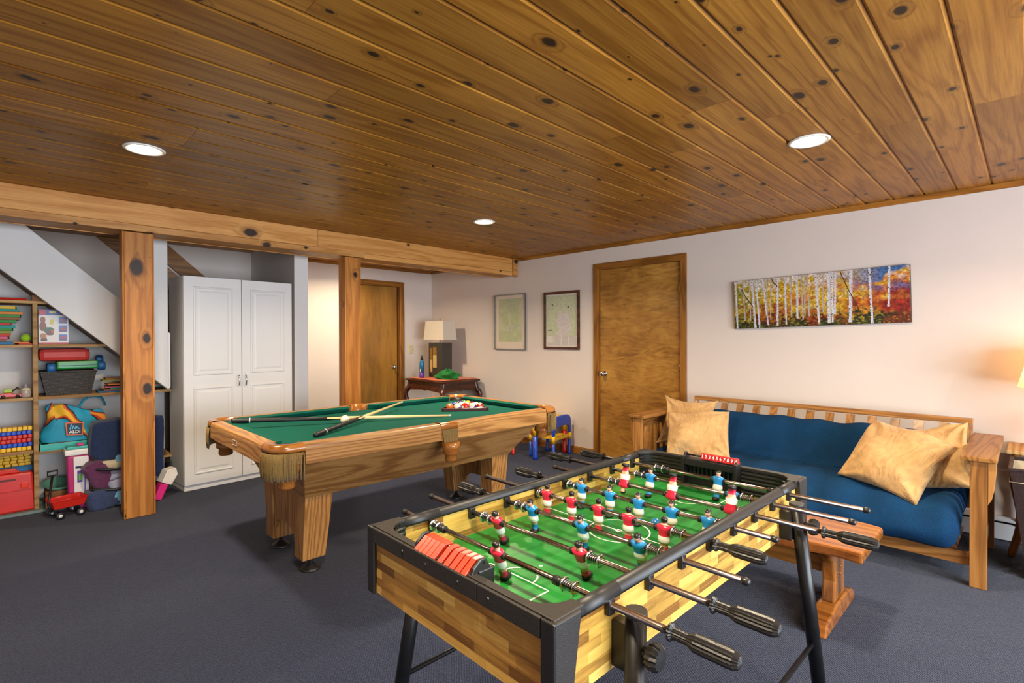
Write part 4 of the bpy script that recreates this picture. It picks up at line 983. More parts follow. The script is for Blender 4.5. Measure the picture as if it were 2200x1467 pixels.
for i, (yr, yl, hs, team, tilt, ps, sp) in enumerate(RODS):
    e0, e1_ = yr, yl
    m_ = MB(); m_.tube([(0, e0-(0.0 if hs < 0 else 0), 0), (0, e1_, 0)], 0.0072, 14)
    rod = m_.build('rod', 'rod_steel', FT, (RX[i], 0, ZR))
    if hs < 0:
        obj('handle', hm, 'black_plastic', rod, (0, e0+0.006, 0)); obj('end_cap', cap_me, 'black_plastic', rod, (0, e1_-0.006, 0), (0, 0, PI))
    else:
        obj('handle', hm, 'black_plastic', rod, (0, e1_-0.006, 0), (0, 0, PI)); obj('end_cap', cap_me, 'black_plastic', rod, (0, e0+0.006, 0))
    for y in ps:
        obj('player', me_red if team == 0 else me_blue, 'skin', rod, (0, y, 0), (0, math.radians(-tilt), 0))
        for d in (-0.024, 0.024): obj('shoulder_hub', hub_me, 'ink_black', rod, (0, y+d, 0))
    for y in sp:
        sg = 1 if y > 0 else -1
        ln_ = max(0.008, min(0.031, PYi-0.016-abs(y)))
        obj('washer', wash_me, 'chrome', rod, (0, y, 0)); sp_ = obj('spring', spr_me, 'silver', rod, (0, y if sg > 0 else y-ln_, 0)); sp_.scale = (1, ln_/0.031, 1); obj('washer', wash_me, 'chrome', rod, (0, y+sg*ln_, 0))
    if len(ps) == 1:
        for y in sp: obj('stop_collar', stop_me, 'black_plastic', rod, (0, y-(0.016 if y > 0 else -0.016), 0))
    for y in (-PYo-0.0065, PYi-0.0065, PYo+0.0065, -PYi+0.0065):
        obj('bushing', bus_me, 'black_plastic', FT, (RX[i], y, ZR))
# ------------------------------------------------ goals and score counters
def goal(s):
    gx = s*0.654; oy = 0.018 if s < 0 else 0.0
    for y in (oy-0.108, oy+0.108):
        m_ = MB(); m_.cbox(min(gx, gx-s*0.044), max(gx, gx-s*0.044), y-0.006, y+0.006, ZF+0.001, ZT2+(0.002 if s < 0 else 0.012), 0.003); m_.build('goal_cheek', 'black_plastic', FT)
    m_ = MB(); m_.cbox(min(gx, gx-s*0.040), max(gx, gx-s*0.040), oy-0.102, oy+0.102, 0.785 if s > 0 else 0.79, ZT2+(0.004 if s > 0 else -0.004), 0.003); m_.build('goal_lintel', 'black_plastic', FT)
    m_ = MB(); m_.box(min(gx-s*0.002, gx+s*0.006), max(gx-s*0.002, gx+s*0.006), oy-0.102, oy+0.102, ZF+0.001, 0.785); m_.build('goal_back', 'ink_black', FT)
    for k in range(11):
        y = oy-0.088+k*0.0176; m_ = MB(); m_.box(min(gx-s*0.012, gx-s*0.004), max(gx-s*0.012, gx-s*0.004), y-0.0025, y+0.0025, 0.735, 0.785); m_.build('goal_slat', 'black_plastic', FT)
    m_ = MB(); m_.tube([(s*0.639, oy-0.110, ZT2+0.016), (s*0.639, oy+0.110, ZT2+0.016)], 0.0035, 10); bar = m_.build('score_bar', 'grey_metal', FT)
    for y in (oy-0.106, oy+0.106):
        m_ = MB(); m_.prism([(s*0.614, ZT2-0.006), (s*0.674, ZT2-0.006), (s*0.666, ZT2+0.010), (s*0.646, ZT2+0.025), (s*0.632, ZT2+0.025)], 1, y-0.004, y+0.004); m_.build('score_bracket', 'black_plastic', FT, bevel=0.002)
    return bar
bar_n = goal(-1); bar_f = goal(1)
# near counter: plain red sliding wedges with gaps
ys = [0.090, 0.0735, 0.057, 0.0405, 0.024, -0.004, -0.0275, -0.049, -0.069, -0.089]
for y in [q+0.018 for q in ys]:
    m_ = MB(); m_.prism([(-0.649, ZT2+0.021), (-0.625, ZT2+0.021), (-0.621, ZT2+0.006), (-0.678, ZT2-0.010), (-0.682, ZT2-0.004)], 1, y-0.008, y+0.008); m_.build('score_slider', 'bright_red', FT, bevel=0.0015)
# far counter: ten red tiles with the numbers 1 to 10
for k in range(10):
    y = 0.030-k*0.0148
    m_ = MB(); m_.prism([(0.633, ZT2+0.030), (0.646, ZT2+0.030), (0.650, ZT2+0.006), (0.627, ZT2+0.008)], 1, y-0.0072, y+0.0072); o = m_.build('score_slider', 'ink_red', FT, bevel=0.0008)
    text_mesh('number', str(k+1), 0.0185, 'ink_white', o, (0.6288, y, ZT2+0.0195), (math.radians(75), 0, -PI/2), squeeze=0.62 if k == 9 else 0.9)
# ------------------------------------------------ legs
def leg(x, sy, sx):
    p0 = Vector((x, sy*(FW+0.030), 0.760)); p1 = Vector((x+sx*0.10, sy*(FW+0.085), 0.012))
    m_ = MB(); m_.tube([p0, p1], 0.0215, 16); lg = m_.build('leg', 'black_metal', FT)
    m_ = MB(); m_.tube([p0+Vector((0, 0, -0.004)), p0+Vector((0, 0, 0.006))], 0.023, 12); m_.build('leg_cap', 'black_rough', lg)
    m_ = MB(); m_.cbox(x-0.016, x+0.016, min(sy*PYo, sy*(FW+0.02))+0.001, max(sy*PYo, sy*(FW+0.02)), 0.640, 0.735, 0.004); m_.build('leg_bracket', 'black_plastic', lg)
    m_ = MB(); kc = p0+(p1-p0)*0.085+Vector((0.0, sy*0.018, 0))
    m_.lathe([(0.010, 0.0), (0.010, sy*0.012), (0.024, sy*0.014), (0.027, sy*0.026), (0.022, sy*0.038), (0.0001, sy*0.040)], kc[:], 'Y', 28, sm=False, ribs=0.14); m_.build('leg_knob', 'black_plastic', lg)
    m_ = MB(); m_.lathe([(0.026, 0.001), (0.026, 0.02), (0.022, 0.03)], (p1.x, p1.y, 0), 'Z', 14); m_.build('foot_cap', 'black_plastic', lg)
    return p0, p1
legs = {}
for sx in (-1, 1):
    for sy in (-1, 1): legs[sx, sy] = leg(sx*0.475, sy, sx)
for sy in (-1, 1):
    a = legs[-1, sy][0].lerp(legs[-1, sy][1], 0.62); b = legs[1, sy][0].lerp(legs[1, sy][1], 0.62)
    m_ = MB(); m_.tube([a, b], 0.0075, 10); m_.build('leg_brace', 'black_metal', FT)
# blue sphere put in for a reflection on the glossy pitch
m_ = MB(); m_.sphere((0, 0, 0), 0.0165, 20, 12)
tag(m_.build('pitch_reflection', plain('ball_blue', '#1d6fa8', 0.3), None, (1.468, 0.838, ZF+0.0168)), 'small blue sphere standing in for a reflection on the green pitch between the midfield rods', 'ball')
# ================================================================ futon sofa
SF = thing('futon_sofa', 'oak mission-style futon sofa frame against the wall below the painting', 'sofa frame', (0, 0, 0))
AZ = 0.688
def arm(yc, inner):
    """arm assembly centred on yc; inner = +1 if the seat lies towards +y"""
    m_ = MB(); m_.cbox(3.562, 4.46, yc-0.072, yc+0.072, AZ-0.026, AZ, 0.006); m_.build('arm_board', 'futon_x', SF)
    m_ = MB(); m_.box(3.575, 3.615, yc-0.034, yc+0.034, 0.002, AZ-0.0265); m_.build('front_leg', 'futon_z', SF, bevel=0.003)
    m_ = MB(); m_.box(4.30, 4.34, yc-0.034, yc+0.034, 0.002, AZ-0.0265); m_.build('back_leg', 'futon_z', SF, bevel=0.003)
    for z0, z1 in ((0.10, 0.18), (0.585, 0.64)):
        m_ = MB(); m_.box(3.616, 4.299, yc-0.012, yc+0.012, z0, z1); m_.build('arm_rail', 'futon_x', SF, bevel=0.002)
    for k in range(6):
        x = 3.70+k*0.098; m_ = MB(); m_.box(x-0.025, x+0.025, yc-0.007, yc+0.007, 0.181, 0.584); m_.build('arm_slat', 'futon_z', SF, bevel=0.002)
    # curved corbel outside the front leg
    o = -inner; m_ = MB()
    pol = [(yc+o*0.0345, AZ-0.027), (yc+o*0.068, AZ-0.027), (yc+o*0.068, AZ-0.07), (yc+o*0.060, 0.52), (yc+o*0.050, 0.47), (yc+o*0.0345, 0.44)]
    m_.prism(pol, 0, 3.582, 3.608); m_.build('corbel', 'futon_z', SF, bevel=0.003)
    for zz in (0.50, 0.62):
        m_ = MB(); m_.sphere((3.66, yc+o*0.014, zz), 0.008, 10, 6); m_.build('bolt_plug', 'futon_z', SF)
arm(0.190, 1); arm(2.208, -1)
SY0, SY1 = 0.262, 2.115
# seat deck and front rail
m_ = MB(); m_.box(3.62, 3.645, SY0-0.035, SY1+0.056, 0.095, 0.165); m_.build('front_rail', 'futon_y', SF, bevel=0.003)
for k in range(12):
    y = SY0+0.05+k*(SY1-SY0-0.1)/11; m_ = MB(); m_.box(3.646, 4.10, y-0.028, y+0.028, 0.146, 0.163); m_.build('seat_slat', 'futon_x', SF)
# back frame: leaning ladder of slats under a top rail
def bk(t): return (4.16+0.235*t, 0.27+0.515*t)          # (x, z) up the back
x0, z0 = bk(0); x1, z1 = bk(1)
m_ = MB(); m_.hexa([(x1-0.02, SY0-0.002, z1-0.034), (x1+0.012, SY0-0.002, z1-0.04), (x1+0.012, SY1+0.002, z1-0.04), (x1-0.02, SY1+0.002, z1-0.034)],
                   [(x1-0.014, SY0-0.002, z1), (x1+0.018, SY0-0.002, z1), (x1+0.018, SY1+0.002, z1), (x1-0.014, SY1+0.002, z1)]); m_.build('back_top_rail', 'futon_y', SF, bevel=0.003)
for y in (SY0+0.016, SY1-0.016):
    m_ = MB(); m_.hexa([(x0-0.016, y-0.018, z0), (x0+0.016, y-0.018, z0), (x0+0.016, y+0.018, z0), (x0-0.016, y+0.018, z0)], [(x1-0.023, y-0.018, z1-0.039), (x1+0.009, y-0.018, z1-0.041), (x1+0.009, y+0.018, z1-0.041), (x1-0.023, y+0.018, z1-0.039)]); m_.build('back_stile', 'futon_z', SF, bevel=0.002)
for k in range(13):
    y = SY0+0.138+k*(SY1-SY0-0.276)/12; h_ = 0.026
    m_ = MB(); m_.hexa([(x0-0.006, y-h_, z0+0.02), (x0+0.010, y-h_, z0+0.02), (x0+0.010, y+h_, z0+0.02), (x0-0.006, y+h_, z0+0.02)], [(x1-0.014, y-h_, z1-0.040), (x1+0.002, y-h_, z1-0.042), (x1+0.002, y+h_, z1-0.042), (x1-0.014, y+h_, z1-0.040)]); m_.build('back_slat', 'futon_z', SF)
# ---------------------------------------------------------------- mattress
def smooth_path(P, n):
    out = []; m = len(P)
    for i in range(m-1):
        p0, p1, p2, p3 = P[max(i-1, 0)], P[i], P[i+1], P[min(i+2, m-1)]
        for k in range(n):
            t = k/n
            out.append(tuple(0.5*((2*b)+(-a+c)*t+(2*a-5*b+4*c-d)*t*t+(-a+3*b-3*c+d)*t**3) for a, b, c, d in zip(p0, p1, p2, p3)))
    out.append(P[-1]); return out
spine = smooth_path([(3.600, 0.272), (3.645, 0.308), (3.74, 0.335), (3.84, 0.338), (3.95, 0.328), (4.06, 0.335), (4.125, 0.40), (4.165, 0.49), (4.205, 0.575), (4.225, 0.615)], 5)
TH = 0.090
def mattress():
    n = len(spine); prof_t = []
    lf, rg = [], []
    for i, p in enumerate(spine):
        a = spine[max(i-1, 0)]; b = spine[min(i+1, n-1)]; t = Vector((b[0]-a[0], b[1]-a[1])).normalized(); lf.append((-t.y, t.x)); 
    ncap = 6; loop = []
    for i in range(n): loop.append((i, TH, lf[i], 0))
    def ring(s_):
        """closed outline of the section, thickness scale s_"""
        out = []
        th = TH*s_
        for i in range(n): out.append((spine[i][0]+lf[i][0]*th, spine[i][1]+lf[i][1]*th))
        c = spine[-1]; l = lf[-1]; tx, tz = l[1], -l[0]
        for k in range(1, ncap): a = PI*k/ncap; out.append((c[0]+(l[0]*math.cos(a)+tx*math.sin(a))*th, c[1]+(l[1]*math.cos(a)+tz*math.sin(a))*th))
        for i in range(n-1, -1, -1): out.append((spine[i][0]-lf[i][0]*th, spine[i][1]-lf[i][1]*th))
        c = spine[0]; l = lf[0]; tx, tz = -l[1], l[0]
        for k in range(1, ncap): a = PI*k/ncap; out.append((c[0]+(-l[0]*math.cos(a)+tx*math.sin(a))*th*1.15, c[1]+(-l[1]*math.cos(a)+tz*math.sin(a))*th))
        return out
    y0, y1 = SY0-0.002, SY1+0.030; NY = 96; rr = random.Random(5)
    fold = [(rr.uniform(0, 1), rr.uniform(8, 26), rr.uniform(0.001, 0.004), rr.uniform(0, 6)) for _ in range(10)]
    rings = []
    for j in range(NY+1):
        v = j/NY; d = min(v, 1-v)*(y1-y0); e = min(1.0, d/0.075); s_ = math.sqrt(max(0.0, 1-(1-e)**2))*0.985+0.015
        r_ = ring(s_); y = y0+(y1-y0)*v; q = []
        m = len(r_)
        for i, (x, z) in enumerate(r_):
            u = i/m; w_ = 0
            for ph, fr, am, o in fold: w_ += am*math.sin(fr*y+o+9*u)*math.sin(2*PI*(u+ph))
            if 0.15 < u < 0.24: w_ -= 0.006*math.exp(-((u-0.2)/0.03)**2)
            droop = 0.0
            if x < 3.68 : droop = -0.035*math.sin(PI*v)*(3.68-x)/0.18 - 0.02*max(0, (0.45-v))*(3.68-x)/0.18
            k_ = Vector((x-3.95, z-0.36)); q.append((x-w_*0.7, y, max(z+w_+droop, 0.1665)))
        rings.append(q)
    m_ = MB(); m = len(rings[0]); m_.grid(lambda u, v: rings[int(round(v*NY))][int(round(u*m)) % m], m, NY, cu=True)
    return m_
mt = mattress().build('futon_mattress', 'denim'); tag(mt, 'thick blue denim futon mattress folded on the oak sofa frame', 'mattress')
# ---------------------------------------------------------------- pillows
def pillow(name, lab, w_, h_, t_, loc, rot, seed, ear=0.16, sag=0.0):
    """two bulging faces sewn along a wavy edge, with slack folds running in from the corners"""
    r = random.Random(seed); n = 44
    wr = [(r.uniform(0, 6.3), r.uniform(2, 6), r.uniform(2, 6), r.uniform(0.003, 0.007)) for _ in range(6)]
    cz = [(sa, sb, r.uniform(2.5, 4.5), r.uniform(0, 6)) for sa in (-1, 1) for sb in (-1, 1)]
    def f(u, v, s):
        a, b = 2*u-1, 2*v-1
        a = math.copysign(abs(a)**0.92, a); b = math.copysign(abs(b)**0.92, b)
        pinch = 1-ear*(1-abs(b)**2.4)*abs(a)**3; pinch2 = 1-ear*(1-abs(a)**2.4)*abs(b)**3
        x = a*w_/2*pinch; z = b*h_/2*pinch2
        e = max(0.0, (1-a*a))**0.42*max(0.0, (1-b*b))**0.42
        th = t_/2*e*(1-sag*b)
        wv = sum(am*math.sin(fx*a+fy*b*(1 if k % 2 else -1)+p) for k, (p, fx, fy, am) in enumerate(wr))*min(1, 3*e)
        for sa, sb, fr, p in cz:                                # folds fanning out of each corner
            dx, dz = a-sa, b-sb; d = math.hypot(dx, dz); an = math.atan2(dz, dx)
            wv += 0.015*math.sin(an*fr*2.6+p)*math.exp(-(d/0.8)**2)*min(1, 4*e)*min(1.0, d*2)
        y = s*max(th+wv*(0.9 if s < 0 else 0.4), 0.0015*e)
        y += 0.012*math.sin(3.1*a+seed)*abs(b)**2+0.010*math.sin(2.6*b+seed*2)*abs(a)**2   # wavy seam
        return (x, y, z)
    m_ = MB(); m_.grid(lambda u, v: f(u, v, -1), n, n); m_.grid(lambda u, v: f(u, v, 1), n, n)
    o = m_.build(name, 'tan_suede', None, loc, rot); tag(o, lab, 'pillow', 'tan throw pillows on the sofa')
    return o
# the pillows face roughly -x
def prot(yaw, lean, roll): return (Matrix.Rotation(yaw, 3, 'Z') @ Matrix.Rotation(lean, 3, 'X') @ Matrix.Rotation(roll, 3, 'Y')).to_euler()
pillow('throw_pillow', 'tan suede pillow with two pointed corners up, rear one at the door end', 0.45, 0.44, 0.13, (3.93, 1.965, 0.615), prot(math.radians(-78), math.radians(-24), math.radians(3)), 3, 0.24)
pillow('throw_pillow', 'tan suede pillow leaning in front of another one at the door end of the sofa', 0.46, 0.40, 0.15, (3.755, 1.79, 0.560), prot(math.radians(-76), math.radians(-36), math.radians(-6)), 9, 0.05)
pillow('throw_pillow', 'large tan suede pillow leaning over another one at the lamp end of the sofa', 0.44, 0.46, 0.17, (3.800, 0.580, 0.575), prot(math.radians(-97), math.radians(-46), math.radians(14)), 5, 0.05)
pillow('throw_pillow', 'crumpled tan suede pillow tucked against the sofa arm at the lamp end', 0.40, 0.42, 0.14, (3.930, 0.425, 0.590), prot(math.radians(-100), math.radians(-36), math.radians(-14)), 8, 0.10)
# ================================================================ varnished bench between foosball table and sofa
BN = thing('wooden_bench', 'varnished live-edge wooden bench standing behind the foosball table in front of the sofa', 'bench', (0, 0, 0))
bz = 0.385
def bench_top():
    n = 30; out = []; r = random.Random(2)
    for i in range(n+1):
        t = i/n; y = 0.50+1.0*t; out.append((3.02+0.014*math.sin(7*t)+0.01*math.sin(19*t), y))
    for i in range(n, -1, -1):
        t = i/n; y = 0.50+1.0*t; out.append((2.56+0.022*math.sin(5*t+1)+0.012*math.sin(17*t), y))
    return out
m_ = MB(); m_.prism(bench_top(), 2, bz-0.05, bz); m_.build('bench_top', 'bench_x', BN, bevel=0.012)
for yl in (0.655, 1.345):
    pol = [(2.61, bz-0.051), (2.95, bz-0.051), (2.88, 0.27), (2.855, 0.18), (2.875, 0.085), (2.685, 0.085), (2.705, 0.18), (2.68, 0.27)]
    m_ = MB(); m_.prism(pol, 1, yl-0.028, yl+0.028); lg_ = m_.build('leg', 'bench_z', BN, bevel=0.01)
    pol = [(2.50, 0.002), (2.53, 0.06), (2.60, 0.07), (2.66, 0.086), (2.90, 0.086), (2.96, 0.07), (3.0, 0.045), (3.01, 0.002)]
    m_ = MB(); m_.prism(pol, 1, yl-0.04, yl+0.04); m_.build('foot', 'bench_x', BN, bevel=0.008)
    for zz in (0.20, 0.235):
        m_ = MB(); m_.sphere((2.78, yl-0.028, zz), 0.007, 8, 5); m_.build('peg', 'bench_z', lg_)
m_ = MB(); m_.box(2.755, 2.805, 0.684, 1.316, 0.19, 0.27); m_.build('stretcher', 'trim_y', BN, bevel=0.006)
# ================================================================ end of the sofa: bin, side table, lit lamp
SB = thing('waste_bin', 'tall dark tapered bin with pale lining beside the sofa arm', 'bin', (4.02, -0.115, 0))
def frust(h0, h1, z0, z1, th, m_):
    for sx, sy in ((1, 0), (-1, 0), (0, 1), (0, -1)):
        def q(h, z, o): 
            a = h-o
            if sx: return [(sx*a, -h, z), (sx*a, h, z)]
            return [(-h, sy*a, z), (h, sy*a, z)]
        b0, b1 = q(h0, z0, 0); t0_, t1 = q(h1, z1, 0)
        m_._add([b0, b1, t1, t0_], [(0, 1, 2, 3)])
m_ = MB(); frust(0.125, 0.195, 0.002, 0.60, 0, m_); m_._add([(-.125, -.125, .002), (.125, -.125, .002), (.125, .125, .002), (-.125, .125, .002)], [(0, 3, 2, 1)]); o = m_.build('body', 'bin_dark', SB)
sd = o.modifiers.new('wall', 'SOLIDIFY'); sd.thickness = 0.008
m_ = MB(); frust(0.128, 0.186, 0.05, 0.585, 0, m_); m_._add([(-.128, -.128, .05), (.128, -.128, .05), (.128, .128, .05), (-.128, .128, .05)], [(0, 1, 2, 3)]); m_.build('lining', 'beige_cloth', SB, fix=False)
m_ = MB()
for a, b, c, d in ((-0.2, 0.2, -0.2, -0.183), (-0.2, 0.2, 0.183, 0.2), (-0.2, -0.183, -0.183, 0.183), (0.183, 0.2, -0.183, 0.183)): m_.box(a, b, c, d, 0.594, 0.604)
m_.build('rim', 'bin_dark', SB)
m_ = MB(); m_.tube([(-0.1957, -0.19, 0.53), (-0.1957, 0.1957, 0.53), (0.19, 0.1957, 0.53)], 0.0022, 6); m_.build('stitched_seam', 'white_plastic', SB)
ET = thing('end_table', 'small light wood end table behind the dark bin next to the sofa', 'table', (4.40, -0.22, 0))
m_ = MB(); m_.cbox(-0.17, 0.17, -0.30, 0.325, 0.612, 0.636, 0.005); m_.build('table_top', 'shelf_wood', ET)
for sx in (-1, 1):
    for sy, yy in ((-1, -0.27), (1, 0.28)):
        m_ = MB(); m_.tube(smooth_path([(sx*0.14, yy, 0.611), (sx*0.145, yy+sy*0.01, 0.45), (sx*0.13, yy-sy*0.02, 0.22), (sx*0.155, yy+sy*0.02, 0.003)], 5), [0.02]*15+[0.016], 8); m_.build('leg', 'trim_z', ET)
LM = thing('table_lamp', 'lit table lamp with warm drum shade at the right edge beside the sofa', 'lamp', (4.33, -0.135, 0.637))
m_ = MB(); m_.lathe([(0.07, 0.0), (0.07, 0.012), (0.03, 0.02), (0.05, 0.10), (0.055, 0.16), (0.03, 0.26), (0.012, 0.28), (0.008, 0.42)], (0, 0, 0), 'Z', 24); m_.build('lamp_base', 'dark_bronze', LM)
m_ = MB(); m_.lathe([(0.195, 0.372), (0.135, 0.62)], (0, 0, 0), 'Z', 40); o = m_.build('lamp_shade', 'shade_lit', LM, fix=False)
m_ = MB(); m_.sphere((0, 0, 0.47), 0.03, 12, 8); m_.build('bulb', plain('bulb_lit', '#fff0d8', 0.5, emit='#ffd9a0', es=12), LM)
pl = bpy.data.lights.new('lamp_light', 'POINT'); pl.energy = 6.5; pl.color = (1.0, 0.72, 0.42); pl.shadow_soft_size = 0.04
po = bpy.data.objects.new('lamp_light', pl); COL.objects.link(po); po.parent = LM; po.location = (0, 0, 0.52)
# ================================================================ wardrobe
WR = thing('wardrobe', 'tall white two-door wardrobe cabinet with raised panels behind the pool table', 'wardrobe', (1.525, 5.06, 0), math.radians(4.0))
hw = 0.466; WH = 1.838; WD = 0.39
m_ = MB(); m_.box(-hw, hw, 0.020, WD, 0.045, WH-0.001); m_.build('carcass', 'white_paint', WR, bevel=0.002)
m_ = MB(); m_.box(-hw+0.004, hw-0.004, 0.018, WD-0.01, 0.002, 0.045); m_.build('plinth', 'white_paint', WR)
m_ = MB(); m_.lathe([(0.02, 0.0), (0.02, 0.004)], (-hw+0.03, 0.008, 0), 'Z', 12); m_.build('foot_glide', 'dark_bronze', WR)
def wdoor(x0, x1, hx, lab):
    m_ = MB(); m_.box(x0, x1, 0.0, 0.018, 0.05, WH); d = m_.build('door', 'white_paint', WR, bevel=0.003)
    for z0, z1 in ((0.135, 0.885), (0.985, WH-0.085)):
        a, b = x0+0.072, x1-0.072
        # routed groove frame and raised centre field
        m_ = MB()
        lay = [(0.0, -0.0008), (0.006, 0.0045), (0.016, 0.0045), (0.034, -0.0016)]
        pts = [[(a+o, y, z0+o), (b-o, y, z0+o), (b-o, y, z1-o), (a+o, y, z1-o)] for o, y in lay]
        # raised moulding standing on the door face
        lay2 = [(0.0, 0.0), (0.004, -0.0065), (0.012, -0.0075), (0.020, -0.002), (0.036, -0.0015), (0.050, -0.0055)]
        pts = [[(a+o, y, z0+o), (b-o, y, z0+o), (b-o, y, z1-o), (a+o, y, z1-o)] for o, y in lay2]
        for r0, r1 in zip(pts[:-1], pts[1:]):
            for k in range(4): m_._add([r0[k], r0[(k+1) % 4], r1[(k+1) % 4], r1[k]], [(0, 1, 2, 3)])
        m_._add(pts[-1], [(0, 1, 2, 3)])
        m_.build('raised_panel', 'white_paint', d)
    m_ = MB(); m_.tube(smooth_path([(hx, 0.0, 0.875), (hx, -0.018, 0.885), (hx, -0.027, 0.925), (hx, -0.018, 0.965), (hx, 0.0, 0.975)], 5), [0.0045]*20+[0.0045], 8); m_.build('handle', 'chrome', d)
wdoor(-hw+0.001, -0.0025, -0.030, 'l'); wdoor(0.0025, hw-0.001, 0.030, 'r')
# ================================================================ corner table and what stands on it
CT = thing('corner_table', 'dark carved wooden table with cabriole legs in the far corner', 'table', (4.215, 5.63, 0), 0)
tx, ty, th = 0.315, 0.425, 0.75
m_ = MB(); m_.cbox(-tx, tx, -ty, ty, th-0.024, th, 0.007); m_.build('table_top', 'mahogany', CT)
for s in (-1, 1):
    m_ = MB(); m_.prism([(-tx+0.03, th-0.025), (tx-0.03, th-0.025), (tx-0.03, th-0.155), (tx-0.10, th-0.150), (0.05, th-0.135), (0, th-0.145), (-0.05, th-0.135), (-tx+0.10, th-0.150), (-tx+0.03, th-0.155)], 1, s*(ty-0.03), s*(ty-0.05)); m_.build('apron', 'mahogany', CT)
    m_ = MB(); m_.prism([(-ty+0.03, th-0.025), (ty-0.03, th-0.025), (ty-0.03, th-0.155), (ty-0.12, th-0.150), (0.06, th-0.135), (0, th-0.145), (-0.06, th-0.135), (-ty+0.12, th-0.150), (-ty+0.03, th-0.155)], 0, s*(tx-0.03), s*(tx-0.05)); m_.build('apron', 'mahogany', CT)
    for s2 in (-1, 1):
        cx, cy = s*(tx-0.05), s2*(ty-0.05); o = 0.04
        m_ = MB(); m_.tube(smooth_path([(cx, cy, th-0.026), (cx+s*0.012, cy+s2*0.012, th-0.12), (cx+s*0.045, cy+s2*0.045, th-0.20), (cx+s*0.02, cy+s2*0.02, 0.35), (cx-s*0.005, cy-s2*0.005, 0.14), (cx+s*0.015, cy+s2*0.015, 0.03), (cx+s*0.03, cy+s2*0.03, 0.003)], 5), [0.034]*5+[0.036]*5+[0.036-0.0015*k for k in range(10)]+[0.02]*5+[0.022]*5+[0.02], 10)
        m_.build('leg', 'mahogany', CT)
def runner(u, v):
    x = (u-0.5)*0.60; y = (v-0.5)*0.78; z = 0.7525+0.0025*math.sin(14*x+3*y)*math.sin(9*y)
    return (4.235+x, 5.635+y, z+0.003)
m_ = MB(); m_.grid(runner, 20, 24); o = m_.build('table_cloth', 'orange_cloth'); sd = o.modifiers.new('cloth', 'SOLIDIFY'); sd.thickness = 0.003; sd.offset = 1
tag(o, 'thin orange patterned cloth spread on the corner table', 'tablecloth')
zt = 0.7615
LP = thing('table_lamp', 'unlit table lamp with rectangular cream shade on the corner table', 'lamp', (4.305, 5.80, zt))
m_ = MB(); m_.box(-0.09, 0.09, -0.155, 0.145, 0.0, 0.475); m_.build('lamp_base', plain('lamp_charcoal', '#3a352c', 0.55, var=0.25, scale=90, bmp=0.2, bscale=120), LP, bevel=0.003)
for (y0, y1, z0, z1, mt) in ((0.055, 0.105, 0.06, 0.24, 'brass'), (0.055, 0.105, 0.245, 0.40, 'dark_bronze'), (-0.045, 0.035, 0.13, 0.30, 'brass'), (-0.045, 0.035, 0.305, 0.41, 'dark_bronze')):
    m_ = MB(); m_.cbox(-0.098, -0.0885, y0, y1, z0, z1, 0.003); m_.build('inlay_block', plain('inlay', '#c8a766', 0.4) if mt == 'brass' else plain('inlay_d', '#8a6428', 0.4), LP)
m_ = MB(); m_.tube([(0, 0, 0.476), (0, 0, 0.60)], 0.006, 10); m_.build('stem', 'silver', LP)
sh = MB(); z0, z1 = 0.515, 0.775
b_ = [(-0.115, -0.23, z0), (0.115, -0.23, z0), (0.115, 0.23, z0), (-0.115, 0.23, z0)]; t_ = [(-0.10, -0.205, z1), (0.10, -0.205, z1), (0.10, 0.205, z1), (-0.10, 0.205, z1)]
for k in range(4): sh._add([b_[k], b_[(k+1) % 4], t_[(k+1) % 4], t_[k]], [(0, 1, 2, 3)])
o = sh.build('lamp_shade', 'shade_off', LP, fix=False); sd = o.modifiers.new('wall', 'SOLIDIFY'); sd.thickness = 0.004
m_ = MB(); m_.tube([(0, 0, 0.60), (0, 0, 0.80)], 0.003, 8); m_.sphere((0, 0, 0.805), 0.008, 10, 6); m_.build('finial', 'dark_bronze', LP)
m_ = MB(); m_.tube([(-0.10, 0, 0.765), (0.10, 0, 0.765)], 0.002, 6); m_.build('shade_spider', 'dark_bronze', LP)
BT = thing('water_bottle', 'slim blue water bottle with purple base on the corner table', 'bottle', (4.045, 5.865, zt))
m_ = MB(); m_.lathe([(0.032, 0.058), (0.0325, 0.19), (0.028, 0.215), (0.018, 0.235), (0.0175, 0.248)], (0, 0, 0), 'Z', 22); m_.build('bottle_body', plain('bottle_blue', '#1d6a96', 0.35), BT)
m_ = MB(); m_.lathe([(0.030, 0.0), (0.033, 0.004), (0.0335, 0.058)], (0, 0, 0), 'Z', 22); m_.build('bottle_boot', 'purple', BT)
m_ = MB(); m_.lathe([(0.020, 0.243), (0.020, 0.266), (0.014, 0.276), (0.0001, 0.278)], (0, 0, 0), 'Z', 18); cp = m_.build('bottle_cap', 'black_plastic', BT)
m_ = MB(); m_.tube(smooth_path([(0, 0.016, 0.262), (0, 0.012, 0.288), (0, -0.004, 0.298), (0, -0.02, 0.285), (0, -0.017, 0.262)], 4), 0.005, 8); m_.build('carry_loop', 'black_plastic', cp)
m_ = MB(); m_.box(-0.034, -0.0325, -0.024, -0.008, 0.07, 0.12); m_.build('bottle_label', 'ink_white', BT)
